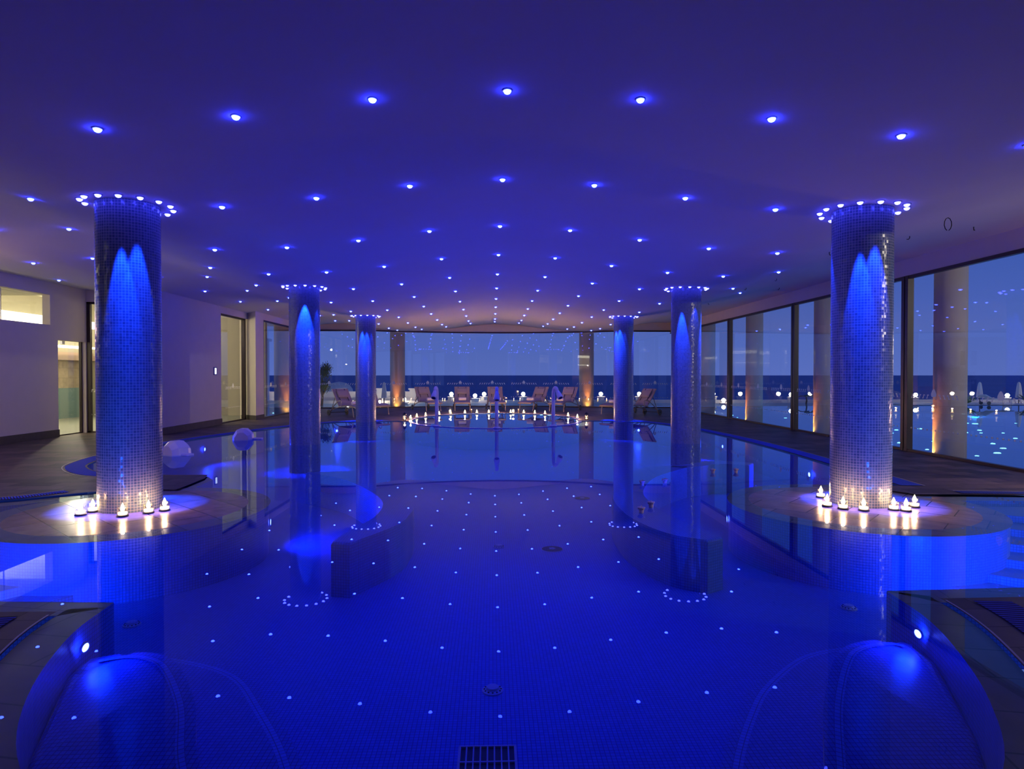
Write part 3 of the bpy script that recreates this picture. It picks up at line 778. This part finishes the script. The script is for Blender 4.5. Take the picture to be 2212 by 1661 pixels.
# ------------------------------------------------------------------ candles
def make_candle(name, label, loc, group, s=1.0, power=2.0):
    t = thing(name, label, 'candle', loc, 0, group)
    obj('glass_cup', lathe(bmesh.new(), [(.034*s, 0), (.04*s, .01*s), (.044*s, .075*s), (.041*s, .075*s), (.037*s, .014*s), (0, .012*s)], 18), M_cup, t)
    w = obj('wax', lathe(bmesh.new(), [(.034*s, .014*s), (.036*s, .035*s), (0, .033*s)], 16), M_wax, t)
    obj('flame', lathe(bmesh.new(), [(0, .04*s), (.014*s, .05*s), (.018*s, .068*s), (.010*s, .092*s), (0, .115*s)], 10), M_flame, t, smooth=True)
    obj('base', lathe(bmesh.new(), [(.030*s, -.001), (.046*s, 0), (.046*s, .012*s), (.036*s, .016*s)], 18), M_steelblk, t)
    return t
def candle_light(loc, p): point('candle_light', (loc[0], loc[1], loc[2]+.165), p, WARM, .02)
cf = [(-2.68, 21.45), (-2.51, 22.2), (-2.30, 22.85), (-1.98, 23.6), (-1.62, 24.05), (-1.13, 24.45), (-.69, 24.65), (-.23, 24.72), (.12, 24.72), (.6, 24.65), (1.08, 24.45), (1.46, 24.15), (1.80, 23.82), (2.07, 23.5), (2.42, 22.6), (2.66, 21.75)]
cproto = None
for i, (x, y) in enumerate(cf):
    # just outside the rim of the whirlpool
    a = math.atan2((y-21.3)/3.4, x/2.75); x, y = 2.85*math.cos(a), 21.3+3.5*math.sin(a)
    lab = 'lit candle in a glass on the far rim of the whirlpool, %s' % ('leftmost of the arc' if i == 0 else 'rightmost of the arc' if i == 15 else '%s from the left' % (clock[i] if i < 14 else 'fifteenth'))
    if cproto is None: cproto = make_candle('candle', lab, (x, y, .021), 'candles round the whirlpool', 1.25)
    else: dup(cproto, (x, y, .021), random.random()*6, lab, 'candles round the whirlpool')
    candle_light((x, y, .03), 15.0)
cl = [(-4.50, 6.90, 'on the far left'), (-4.47, 7.06, 'tucked against the left of the column'), (-4.02, 6.83, 'in front of the column'), (-3.83, 6.98, 'close to the right of the column front'), (-3.72, 7.10, 'on the far right')]
cr_ = [(3.70, 7.10, 'on the far left'), (3.80, 6.95, 'second from the left'), (3.90, 7.62, 'behind the column on the left'), (3.98, 6.86, 'in front of the column, left of its middle'), (4.33, 6.88, 'in front of the column, right of its middle'), (4.43, 6.82, 'just right of the one before the column'), (4.66, 7.02, 'on the far right')]
for L, nm in ((cl, 'left'), (cr_, 'right')):
    for x, y, wtxt in L:
        lab = 'lit candle on the %s paved island, %s' % (nm, wtxt)
        dup(cproto, (x, y, .007), 0, lab, 'candles at the foot of the nearest %s column' % nm, (1.0, 1.0, 1.0)); candle_light((x, y, .0), 1.4)
# unlit floating cups
fproto = None
for x, y, wtxt in ((1.94, 8.62, 'left one of the middle pair'), (2.29, 8.75, 'right one of the middle pair'), (3.28, 9.65, 'left one of the farthest pair'), (3.65, 9.68, 'right one of the farthest pair'), (1.70, 7.18, 'right one of the nearest pair'), (1.52, 6.89, 'left one of the nearest pair')):
    lab = 'pale candle cup afloat on the pool, '+wtxt
    if fproto is None:
        fproto = thing('floating_candle', lab, 'candle', (x, y, 0), 0, 'pale candle cups floating on the pool')
        obj('cup', lathe(bmesh.new(), [(.022, -.012), (.026, 0), (.028, .025), (.040, .045), (.042, .056), (.034, .058), (0, .054)], 20), M_clay, fproto)
        obj('wick', lathe(bmesh.new(), [(.005, .052), (.006, .062), (.002, .075), (0, .076)], 8), M_wax2, fproto)
        bm = bmesh.new()
        for k in range(4):
            a = PI/4+k*PI/2; box(bm, .0355*math.cos(a)-.005, .0355*math.cos(a)+.005, .0355*math.sin(a)-.005, .0355*math.sin(a)+.005, .036, .042)
        obj('cut_opening', bm, M_drain, fproto)
    else: dup(fproto, (x, y, 0), random.random()*3, lab)

# lanterns
def lantern(x, y, label, h, group):
    t = thing('lantern', label, 'lantern', (x, y, .016), .4, group)
    w = h*.22
    obj('base', lathe(bmesh.new(), [(w*1.1, 0), (w*1.1, .012), (w, .03)], 6), M_steelblk, t)
    for k in range(6):
        a = 2*PI*k/6
        obj('post', tube(bmesh.new(), [(w*math.cos(a), w*math.sin(a), .02), (w*math.cos(a), w*math.sin(a), h*.7)], .004, 6), M_steelblk, t)
    obj('glass', lathe(bmesh.new(), [(w*.93, .03), (w*.93, h*.7)], 6, cap=False), M_cup, t)
    obj('roof', lathe(bmesh.new(), [(w*1.15, h*.7), (w*.9, h*.82), (w*.35, h*.93), (0, h)], 6), M_steelblk, t)
    obj('candle_stub', lathe(bmesh.new(), [(w*.35, .03), (w*.35, h*.25), (0, h*.26)], 12), M_wax, t)
    obj('flame', lathe(bmesh.new(), [(0, h*.28), (w*.2, h*.36), (w*.12, h*.45), (0, h*.55)], 10), M_glow, t)
    point('lantern_light', (x, y, .016+h*.45), 1.2, WARM, .03)
lantern(-2.98, 20.95, 'dark metal lantern with a candle at the left end of the candle arc', .27, 'dark lanterns at the ends of the candle arc')
lantern(3.02, 21.0, 'dark metal lantern with a blue-lit roof at the right end of the candle arc', .27, 'dark lanterns at the ends of the candle arc')
def jar(x, y, label):
    t = thing('candle_jar', label, 'lantern', (x, y, .016), 0, 'small lit glass lanterns on the far deck')
    obj('jar', lathe(bmesh.new(), [(.05, 0), (.065, .03), (.065, .13), (.04, .16), (.04, .17)], 18, cap=False), M_cup, t)
    obj('glow_candle', lathe(bmesh.new(), [(.035, .005), (.035, .10), (0, .11)], 14), M_glow, t)
    obj('handle', tube(bmesh.new(), [(.04*math.cos(q), 0, .165+.05*math.sin(q)) for q in [rad(18*i) for i in range(11)]], .004, 6), M_steelblk, t)
    point('jar_light', (x, y, .25), 1.5, WARM, .04)
jar(-1.78, 25.35, 'small lit glass lantern on the deck in front of the third lounger from the left')
jar(.74, 25.45, 'small lit glass lantern on the deck between the two middle loungers')
for x, y, wtxt in ((-.92, 24.45, 'left of the middle jet'), (.92, 24.5, 'right of the middle jet')):
    t = thing('marker_post', 'short dark post at the whirlpool rim %s' % wtxt, 'post', (x*1.0, y+.28, .016), 0, 'short dark posts at the whirlpool rim')
    obj('shaft', lathe(bmesh.new(), [(.028, 0), (.024, .02), (.022, .15)], 12), M_steelblk, t); obj('cap', lathe(bmesh.new(), [(.028, .15), (.026, .165), (0, .17)], 12), M_alu, t)

# ------------------------------------------------------------------ sun loungers (foot at the origin, head along +y)
def band(bm, pts, w, th):
    """padded band of width w following (y, z) points"""
    A = []
    for i, (y, z) in enumerate(pts):
        a = Vector(pts[max(i-1, 0)]); b = Vector(pts[min(i+1, len(pts)-1)]); t = (b-a).normalized(); nn = Vector((-t.y, t.x))
        A.append([bm.verts.new((sx*w/2, y+nn.x*q, z+nn.y*q)) for sx, q in ((-1, -th/2), (1, -th/2), (1, th/2), (-1, th/2))])
    for a, b in zip(A[:-1], A[1:]):
        for k in range(4): bm.faces.new((a[k], a[(k+1) % 4], b[(k+1) % 4], b[k]))
    bm.faces.new(A[0][::-1]); bm.faces.new(A[-1])
    bmesh.ops.recalc_face_normals(bm, faces=bm.faces)
    return bm
def make_lounger(label, loc, rz):
    t = thing('sun_lounger', label, 'sun lounger', loc, rz, 'sun loungers along the far window')
    SE = catmull([(0, .33), (.12, .365), (.5, .40), (.9, .385), (1.18, .345)], 5)
    BK = catmull([(1.16, .35), (1.3, .50), (1.62, .92), (1.66, .97)], 5)
    obj('seat', band(bmesh.new(), SE, .60, .03), M_sling, t)
    b = obj('backrest', band(bmesh.new(), BK, .60, .03), M_sling, t)
    y0, z0, y1, z1 = 1.40, .66, 1.58, .89
    nb = Vector((-(z1-z0), y1-y0)).normalized()*.03
    P = [(y0+nb.x*.6, z0+nb.y*.6), (y0+.03+nb.x*1.4, z0+.04+nb.y*1.4), (y1-.03+nb.x*1.4, z1-.04+nb.y*1.4), (y1+nb.x*.6, z1+nb.y*.6)]
    p = obj('pillow', band(bmesh.new(), P, .40, .045), M_sling, t)
    bm = bmesh.new()
    for sx in (-.17, .17): band(bm, [(1.30+nb.x*.7, .53+nb.y*.7), (1.64+nb.x*.7, .955+nb.y*.7)], .02, .01); bmesh.ops.translate(bm, verts=bm.verts[-8:], vec=(sx, 0, 0))
    obj('pillow_strap', bm, M_steelblk, p)
    for sx in (-1, 1):
        x = sx*.315
        obj('side_rail', tube(bmesh.new(), [(x, y, z-.02) for y, z in SE]+[(x, 1.75, .20)], .016, 8), M_alu, t)
        obj('back_rail', tube(bmesh.new(), [(x, y, z) for y, z in BK], .016, 8), M_alu, t)
        obj('leg', tube(bmesh.new(), [(x, .30, .37), (x, .24, .30), (x, .20, .15), (x, .17, 0)], .018, 8), M_alu, t)
        obj('armrest', tube(bmesh.new(), [(sx*.34, .98, .34), (sx*.34, .96, .55), (sx*.34, 1.02, .57), (sx*.34, 1.2, .54), (sx*.34, 1.45, .38), (sx*.34, 1.78, .11)], .015, 8), M_alu, t)
        obj('back_strut', tube(bmesh.new(), [(sx*.27, 1.50, .72), (sx*.29, 1.76, .14)], .013, 8), M_alu, t)
        bm = lathe(bmesh.new(), [(.02, -.022), (.09, -.024), (.105, -.016), (.105, .016), (.09, .024), (.02, .022)], 26)
        bmesh.ops.rotate(bm, verts=bm.verts, cent=(0, 0, 0), matrix=Matrix.Rotation(PI/2, 3, 'Y'))
        wh = obj('wheel', bm, M_rubber, t, (sx*.37, 1.79, .105))
        bm = lathe(bmesh.new(), [(.03, -.027), (.03, .027)], 14); bmesh.ops.rotate(bm, verts=bm.verts, cent=(0, 0, 0), matrix=Matrix.Rotation(PI/2, 3, 'Y'))
        obj('hub', bm, M_steelblk, wh)
    obj('cross_bar', tube(bmesh.new(), [(-.31, .02, .31), (.31, .02, .31)], .015, 8), M_alu, t)
    obj('axle', tube(bmesh.new(), [(-.36, 1.79, .105), (.36, 1.79, .105)], .012, 8), M_steelblk, t)
    return t
LG = [((-4.62, 22.55), (-5.85, 23.85), 'nearest lounger on the left, blue-lit, half hidden by the farthest left column', 1),
      ((-4.2, 23.85), (-5.25, 25.6), 'lounger just behind the farthest left column with only its foot and back showing', 0),
      ((-2.45, 26.2), (-3.2, 27.75), 'lounger behind the left white jet with a towel on its blue-lit seat', 1),
      ((-1.33, 26.35), (-1.44, 28.1), 'taupe lounger facing the pool with a rolled towel, left of the middle jet', 1),
      ((.15, 26.3), (.0, 28.05), 'taupe lounger right behind the middle white jet, tinted pink', 1),
      ((1.22, 26.3), (2.1, 27.75), 'taupe lounger turned to the right, between the middle and right jets', 1),
      ((2.42, 25.6), (3.3, 27.1), 'taupe lounger partly behind the right white jet', 1),
      ((4.2, 23.75), (5.35, 25.3), 'lounger mostly behind the farthest right column with a towel on its foot end', 1),
      ((4.45, 22.75), (5.9, 23.75), 'lounger seen from the side right of the farthest right column, big wheels showing', 0)]
lproto = None
for i, ((fx_, fy_), (hx, hy), lab, tw) in enumerate(LG):
    rz = math.atan2(hy-fy_, hx-fx_)-PI/2
    if lproto is None: lproto = make_lounger(lab, (fx_, fy_, .016), rz)
    else: dup(lproto, (fx_, fy_, .016), rz, lab)
    if tw:
        ty = .55
        x = fx_-math.sin(rz)*ty; y = fy_+math.cos(rz)*ty
        bm = lathe(bmesh.new(), [(.0, -.16), (.045, -.16), (.062, -.145), (.062, .145), (.045, .16), (0, .16)], 18, cap=False)
        bmesh.ops.rotate(bm, verts=bm.verts, cent=(0, 0, 0), matrix=Matrix.Rotation(PI/2, 3, 'Y'))
        o = obj('rolled_towel', bm, M_towel, loc=(x, y, .016+.478), smooth=False); o.rotation_euler = (0, 0, rz)
        tag(o, 'rolled white towel on the %s' % lab.split(',')[0].split(' with')[0], 'towel', 'rolled towels on the loungers')

# ------------------------------------------------------------------ underwater lights
def uw(loc, target, power, label, ang=150, col=BLUE, blend=.9, s=.62):
    loc = Vector(loc); d = (Vector(target)-loc).normalized()
    t = thing('underwater_light', label, 'light', loc, 0, 'round underwater lights in the pool walls')
    bm = lathe(bmesh.new(), [(.06, .0), (.085, .0), (.085, .015), (.062, .022)], 24, cap=False); r_ = obj('rim', bm, M_steel, t)
    bm = lathe(bmesh.new(), [(.062, .004), (.062, .014), (.04, .022), (0, .024)], 20); l_ = obj('lens', bm, M_uw, t)
    t.scale = (s, s, s); t.rotation_mode = 'QUATERNION'; t.rotation_quaternion = d.to_track_quat('Z', 'Y')
    spot('underwater_beam', loc+d*.06, loc+d*3, power, col, ang, blend, .06)
uw((-2.54, 3.84, -.12), (0, 3.3, -.45), 13, 'bright round underwater light in the near left pool wall', s=.42)
uw((2.56, 3.88, -.12), (0, 3.3, -.45), 13, 'bright round underwater light in the near right pool wall', s=.42)
uw((-2.78, 7.72, -.27), (0, 9, -.4), 150, 'round underwater light in the side of the left paved island')
uw((2.78, 7.72, -.27), (0, 9, -.4), 150, 'round underwater light in the side of the right paved island')
uw((-4.2, 4.42, -.22), (-4.2, 6, -.22), 230, 'underwater light facing the left paved island', 100, (.01, .12, 1))
uw((4.2, 4.48, -.22), (4.2, 6, -.22), 230, 'underwater light facing the right paved island', 100, (.01, .12, 1))
uw((5.6, 4.50, -.25), (5.2, 6.4, -.2), 90, 'small underwater light in the right inlet', 50, (.01, .12, 1))
uw((-6.6, 10.55, -.25), (-2, 11.0, -.3), 150, 'underwater light in the left rim behind the nearest left column')
uw((5.48, 11.0, -.25), (2, 11.0, -.3), 150, 'underwater light in the right rim beside the nearest right column')
uw((-6.9, 15.2, -.25), (0, 15, -.35), 130, 'underwater light in the left rim in front of the left wall')
uw((5.55, 15.4, -.25), (0, 15, -.35), 130, 'underwater light in the right rim beyond the middle right column')
uw((-5.0, 20.15, -.25), (-2, 17, -.35), 22, 'underwater light in the far left rim')
uw((4.55, 20.05, -.25), (2, 17, -.35), 22, 'underwater light in the far right rim')

# ------------------------------------------------------------------ outdoors
WOUT = -.12
def rects(rs, z, tile=1):
    bm = bmesh.new(); uvl = bm.loops.layers.uv.verify()
    for x0, x1, y0, y1 in rs:
        f = bm.faces.new([bm.verts.new(p) for p in ((x0, y0, z), (x1, y0, z), (x1, y1, z), (x0, y1, z))])
        for l in f.loops: l[uvl].uv = (l.vert.co.x, l.vert.co.y)
    return bm
R_ = [(8.25, 48, -4, 36.5), (-19, 8.25, 28.95, 36.5), (-19, -8.25, 24.3, 28.95)]
op = thing('outdoor_pool', 'large outdoor pool beyond the windows, dotted with cyan lights', 'pool', (0, 0, WOUT))
o = obj('water_surface', rects(R_, 0), M_water, op)
o = obj('pool_floor', rects(R_, -.45), M_outfloor, op)
sproto = None
for i in range(135):
    if i < 60: x = random.uniform(9.6, 20); y = random.uniform(10, 24)
    elif i < 95: x = random.uniform(10, 36); y = random.uniform(18, 35)
    else: x = random.uniform(-12, 10); y = random.uniform(31.5, 36)
    if sproto is None:
        sproto = obj('pool_star_light', lathe(bmesh.new(), [(.05, 0), (.05, .01), (.035, .02), (0, .022)], 14), M_star, loc=(x, y, WOUT-.45))
        tag(sproto, 'tiny cyan light in the floor of the outdoor pool', 'light', 'cyan star lights in the outdoor pool')
    else:
        o = sproto.copy(); C.objects.link(o); o.location = (x, y, WOUT-.45)
        s_ = random.uniform(.5, 1.5); o.scale = (s_*random.uniform(1, 1.8), s_, s_)
for x, y, p in ((14, 14, 110), (14, 24, 110), (24, 22, 160), (24, 31, 120), (0, 33.5, 90), (-9.5, 31, 60), (11, 19, 60)):
    point('outdoor_pool_light', (x, y, WOUT-.25), p, (.02, .30, 1.0), .1)
# parapet and terrace
bm = bmesh.new(); box(bm, -14, 60, 36.5, 36.9, -.6, .06); o = obj('white_parapet', bm, M_pwhite); tag(o, 'long low white parapet between the outdoor pool and the sea', 'wall')
o['kind'] = 'structure'
t = thing('terrace_wall', 'white terrace wall with pillars and coping outside on the left', 'wall', (0, 0, 0)); t['kind'] = 'structure'
bm = bmesh.new(); box(bm, -13, -4.6, 37.2, 37.5, -.6, .55); obj('wall_body', bm, M_pwhite, t)
for x in (-8.8, -6.6, -4.7):
    obj('pillar', bx(x-.2, x+.2, 37.05, 37.6, -.6, .66), M_pwhite, t); obj('pillar_cap', bx(x-.26, x+.26, 37.0, 37.65, .66, .74), M_pwhite, t)
bm = bmesh.new(); box(bm, -25, 60, 36.9, 42, -.7, -.15); o = obj('terrace_floor', bm, M_pwhite, kind='structure')
# sea
bm = bmesh.new(); f = bm.faces.new([bm.verts.new(p) for p in ((-30000, 60, -14), (30000, 60, -14), (30000, 40000, -14), (-30000, 40000, -14))]); o = obj('sea', bm, M_sea, kind='structure')
# outdoor columns
oc = [(8.85, 26.1, .28, 'farthest beyond the right window wall'), (8.85, 21.47, .28, 'second farthest beyond the right window wall'), (8.85, 16.85, .28, 'just left of the nearest right mosaic column'), (8.85, 12.17, .28, 'nearest beyond the right window wall'),
      (-4.72, 31.2, .36, 'behind the far window on the left'), (4.54, 31.2, .36, 'behind the far window on the right'), (-8.68, 26.4, .36, 'beyond the left window with an amber uplight'), (-9.92, 24.45, .30, 'seen through the tall left window')]
for x, y, r, wtxt in oc:
    z0 = -.6 if y < 31 and x > 0 else -.6
    o = obj('outdoor_column', lathe(bmesh.new(), [(r, 0), (r, 4.8)], 40), M_stucco, loc=(x, y, z0), smooth=False)
    for p in o.data.polygons: p.use_smooth = abs(p.normal.z) < .5
    tag(o, 'plain round beige column outdoors, '+wtxt, 'column', 'plain columns outdoors', 'thing')
bm = bmesh.new(); box(bm, 8.22, 9.3, -6, 29, 4.05, 4.25); box(bm, -9.5, 9.3, 30.5, 31.7, 4.05, 4.25); box(bm, -10.5, -8.0, 24.2, 31.7, 4.05, 4.25)
obj('roof_overhang', bm, M_stucco, kind='structure')
# amber uplights at their feet
upl = [(8.52, 21.55, 'second farthest right'), (8.52, 16.95, 'third farthest right'), (8.53, 12.29, 'nearest right'), (-4.72, 30.72, 'far left'), (4.54, 30.72, 'far right'), (-8.36, 26.0, 'left')]
for x, y, nm in upl:
    t = thing('amber_uplight', 'small amber uplight at the foot of the %s outdoor column' % nm, 'light', (x, y, -.05), 0, 'amber uplights outdoors')
    obj('bowl', lathe(bmesh.new(), [(.03, -.10), (.07, -.05), (.085, .02), (.078, .02), (.05, -.02)], 20, cap=True), M_steelblk, t)
    obj('lens', lathe(bmesh.new(), [(.075, .012), (.04, .022), (0, .024)], 18), M_amber, t)
    obj('bracket', tube(bmesh.new(), [(0, 0, -.08), (.03, .06, -.14), (.06, .12, -.14)], .015, 8), M_steelblk, t)
    cxx, cyy = min(((c[0], c[1]) for c in oc), key=lambda c: math.hypot(c[0]-x, c[1]-y))
    spot('amber_beam', (x, y, .0), (x+(cxx-x)*.15, y+(cyy-y)*.15, 3.0), 42, (1.0, .30, .06), 44, 1, .02)
# globe lamps along the parapet
gl = [(-12.1, 36.6, .42, 'far left beyond the left window'), (-8.2, 36.0, -.05, 'low by the olive tree'), (-6.45, 36.0, -.02, 'low beside the closed parasol'), (-5.06, 36.0, .13, 'right of the far left column'),
      (-2.45, 36.7, .41, 'left of the third lounger from the left'), (-1.07, 36.0, .34, 'between the two middle loungers, lower of two'), (-.57, 36.7, .41, 'between the two middle loungers, upper of two'), (1.69, 36.7, .41, 'left of the lounger turned to the right'),
      (6.2, 36.7, .41, 'right of the far right column'), (8.44, 36.7, .41, 'above the side-on lounger'), (12.8, 36.7, .41, 'at the first right mullion'), (13.0, 35.6, .08, 'low by the first right mullion'), (17.4, 36.7, .37, 'at the second right mullion'),
      (24.85, 36.7, .34, 'left of the nearest right outdoor column'), (30.4, 36.7, .31, 'at the right edge of the view')]
gproto = None
for x, y, z, wtxt in gl:
    lab = 'glowing white globe lamp on the terrace, '+wtxt
    if gproto is None:
        gproto = thing('globe_lamp', lab, 'lamp', (x, y, z), 0, 'globe lamps along the terrace')
        obj('globe', lathe(bmesh.new(), [(0, -.112), (.06, -.095), (.102, -.045), (.112, 0), (.102, .045), (.06, .095), (0, .112)], 20), M_globe, gproto, smooth=True)
        obj('pedestal', lathe(bmesh.new(), [(.20, -.36), (.20, -.20), (.26, -.19), (.26, -.15), (.05, -.14), (.05, -.11)], 4), M_pwhite, gproto)
    else: dup(gproto, (x, y, z), 0, lab)
# closed parasols
pproto = None
for x, y, wtxt in ((-5.95, 34.6, 'left, behind the second lounger'), (26.6, 34.0, 'far right, right of the nearest outdoor column'), (28.8, 34.0, 'at the right edge of the view')):
    lab = 'closed white parasol on the terrace, '+wtxt
    if pproto is None:
        pproto = thing('closed_parasol', lab, 'parasol', (x, y, -.12), 0, 'closed parasols on the terrace')
        bm = lathe(bmesh.new(), [(.0, .40), (.14, .38), (.15, .40), (.125, .7), (.095, 1.0), (.06, 1.2), (0, 1.26)], 20)
        for i, v in enumerate(bm.verts):
            a = math.atan2(v.co.y, v.co.x); k = 1+.10*math.sin(8*a); v.co.x *= k; v.co.y *= k
        obj('canopy', bm, M_canvas, pproto); obj('pole', tube(bmesh.new(), [(0, 0, .0), (0, 0, .5)], .025, 8), M_wood, pproto)
        obj('foot', lathe(bmesh.new(), [(.2, 0), (.2, .05), (.04, .07)], 16), M_pwhite, pproto)
    else: dup(pproto, (x, y, -.12), 0, lab)
bm = rects([(22, 60, 33.2, 36.5)], -.10); obj('terrace_edge', bm, M_pwhite, kind='structure')
# outdoor loungers on the right terrace
for x, y, wtxt in ((27.9, 33.5, 'left one'), (31.0, 33.5, 'right one')):
    t = thing('terrace_lounger', 'pale lounger on the outdoor terrace at the far right, '+wtxt, 'sun lounger', (x, y, -.1), PI/2, 'pale loungers on the outdoor terrace')
    obj('sling', band(bmesh.new(), [(0, .28), (.6, .33), (1.1, .30), (1.35, .42), (1.6, .55)], .6, .04), M_canvas, t)
    for sx in (-.28, .28):
        obj('leg', tube(bmesh.new(), [(sx, .2, .3), (sx, .15, 0)], .02, 6), M_canvas, t)
        bm = lathe(bmesh.new(), [(.10, -.02), (.10, .02)], 16); bmesh.ops.rotate(bm, verts=bm.verts, cent=(0, 0, 0), matrix=Matrix.Rotation(PI/2, 3, 'Y')); bmesh.ops.translate(bm, verts=bm.verts, vec=(sx, 1.4, .10)); obj('wheel', bm, M_rubber, t)
# plants
def leafcard(bm, p, d, L, w):
    d = d.normalized(); s_ = d.cross(Vector((random.uniform(-1, 1), random.uniform(-1, 1), random.uniform(-1, 1)))).normalized()*w; nn = d.cross(s_).normalized()*w*.3
    a = bm.verts.new(p); b = bm.verts.new(p+d*L*.5+s_+nn); c = bm.verts.new(p+d*L); e = bm.verts.new(p+d*L*.5-s_+nn)
    bm.faces.new((a, b, c)); bm.faces.new((a, c, e))
t = thing('olive_tree', 'dark bushy olive tree outside, between the middle and farthest left columns', 'tree', (-9.3, 34.6, -.15))
bm = bmesh.new()
for i in range(9):
    cx_, cy_, cz_ = random.gauss(0, .38), random.gauss(0, .3), random.uniform(.7, 2.1)
    for k in range(520):
        v = Vector((random.gauss(0, 1), random.gauss(0, 1), random.gauss(0, 1))).normalized()*random.uniform(.05, .34)
        p = Vector((cx_, cy_, cz_))+v*Vector((1, 1, 1.3)).length/1.7; leafcard(bm, p, v+Vector((0, 0, .9)), random.uniform(.06, .13), .016)
obj('foliage', bm, M_leaf, t)
bm = bmesh.new(); tube(bm, [(0, 0, 0), (.05, 0, .5), (-.05, .05, 1.0), (.1, 0, 1.6)], [.07, .06, .05, .02], 8); tube(bm, [(.02, 0, .5), (.3, .1, 1.1), (.4, .1, 1.5)], [.05, .035, .015], 8); obj('trunk', bm, M_bark, t)
point('tree_light', (-8.9, 33.9, .5), 10, (1, .85, .6), .1)
def palm(x, y, z, h, label, n=12, L=.7, spiky=False):
    t = thing('small_palm', label, 'plant', (x, y, z), 0, 'small palms on the terrace')
    if h > .15: obj('trunk', tube(bmesh.new(), [(0, 0, 0), (.03, 0, h*.5), (0, 0, h)], [.05, .045, .04], 8), M_bark, t)
    for k in range(n):
        a = 2*PI*k/n+random.random(); up = random.uniform(.5, 1.0) if spiky else random.uniform(.15, .9)
        bm = bmesh.new(); pts = []
        for q in range(6):
            u = q/5; pts.append(Vector((math.cos(a)*L*u, math.sin(a)*L*u, h+L*(up*u-(.0 if spiky else .75)*u*u))))
        for q in range(5):
            d = pts[q+1]-pts[q]; sd = d.cross(Vector((0, 0, 1))).normalized()
            for s2 in (-1, 1):
                for e in (.25, .75): leafcard(bm, pts[q]+d*e, d*.6+sd*s2*d.length*.9, L*.28*(1-.5*q/5), .018)
            leafcard(bm, pts[q], d, d.length*1.2, .02)
        obj('frond', bm, M_leaf2, t)
palm(17.6, 35.3, -.12, .38, 'small palm lit from below beside the second right mullion', 9, .5)
palm(24.0, 33.0, -.1, .1, 'spiky lit plant right of the nearest right outdoor column', 14, .55, True)
palm(25.3, 33.2, -.1, .1, 'low spiky plant under the closed parasol at the far right', 12, .5, True)
palm(28.6, 33.1, -.1, .1, 'spiky plant at the right edge of the view', 12, .5, True)
palm(9.9, 33.0, -.12, 1.5, 'tall thin palm behind the middle right mosaic column', 10, .45)
point('palm_light', (24.6, 32.6, .15), 8, (1, .9, .45), .08)
# domed pavilion and white house on the left
t = thing('domed_pavilion', 'white domed building outside behind the olive tree', 'building', (-10.6, 44, -.6))
obj('drum', lathe(bmesh.new(), [(1.05, 0), (1.05, .78), (1.15, .80), (1.15, .88)], 32), M_pwhite, t)
obj('dome', lathe(bmesh.new(), [(.95, .88), (.9, 1.15), (.72, 1.4), (.42, 1.58), (0, 1.65)], 32), M_pwhite, t, smooth=True)
t = thing('white_house', 'white house outside seen through the tall window on the left', 'building', (-19.3, 44, -1.2))
obj('wall', bx(-3, 2.6, 0, 4, 0, 5.2), M_pwhite, t)
obj('roof', bx(-3.1, 2.75, -.15, 4.1, 5.2, 5.4), M_pwhite, t)
for x in (1.2, 2.0):
    for z in (1.4, 3.4): f_ = obj('window', bx(x, x+.35, -.05, .02, z, z+1.0), M_darkglass, t)
# unseen lights added to brighten the outdoor columns and terrace
for p, e in (((13.5, 1.0, 3.8), 1100), ((-11.3, 22.9, 3.4), 60), ((-12.5, 27, 3.0), 90), ((34, 30.5, 3.0), 450)):
    point('added_terrace_fill', p, e, (1.0, .86, .66), .03)

point('added_side_fill', (-9.0, 10.0, 2.3), 30, (1.0, .60, .50), .04); point('added_side_fill', (7.5, 7.6, .9), 36, (1.0, .62, .50), .04)  # unseen pinkish lights added to warm the side walls and deck
# ------------------------------------------------------------------ sky
w = bpy.data.worlds.new('dusk'); bpy.context.scene.world = w; w.use_nodes = True
nt = w.node_tree; nt.nodes.clear()
tc = N(nt, 'ShaderNodeTexCoord'); sp = N(nt, 'ShaderNodeSeparateXYZ'); nt.links.new(tc.outputs['Generated'], sp.inputs[0])
cr = N(nt, 'ShaderNodeValToRGB'); el = cr.color_ramp.elements
el[0].position = 0; el[0].color = (.095, .148, .47, 1); el[1].position = 1; el[1].color = (.012, .035, .15, 1)
e = el.new(.18); e.color = (.040, .095, .40, 1)
nt.links.new(sp.outputs[2], cr.inputs[0])
bg = N(nt, 'ShaderNodeBackground'); bg.inputs[1].default_value = 1.1; nt.links.new(cr.outputs[0], bg.inputs[0])
wo = N(nt, 'ShaderNodeOutputWorld'); nt.links.new(bg.outputs[0], wo.inputs[0])

# ------------------------------------------------------------------ camera and view
cam = bpy.data.cameras.new('camera'); co = bpy.data.objects.new('camera', cam); C.objects.link(co)
cam.sensor_width = 36; cam.sensor_fit = 'HORIZONTAL'; cam.lens = 1373.2*36/2212; cam.clip_end = 60000; cam.clip_start = .05
co.location = (-.114, 0, 1.5); co.rotation_euler = (PI/2-.0147, 0, -.0315)
sc = bpy.context.scene; sc.camera = co
sc.view_settings.view_transform = 'Standard'; sc.view_settings.look = 'None'; sc.view_settings.exposure = 0; sc.view_settings.gamma = 1; sc.view_settings.use_curve_mapping = False
cy = sc.cycles
cy.max_bounces = 7; cy.diffuse_bounces = 3; cy.glossy_bounces = 4; cy.transmission_bounces = 4; cy.transparent_max_bounces = 24
cy.caustics_reflective = False; cy.caustics_refractive = False; cy.sample_clamp_indirect = 4; cy.use_denoising = True
try: cy.use_light_tree = True
except Exception: pass
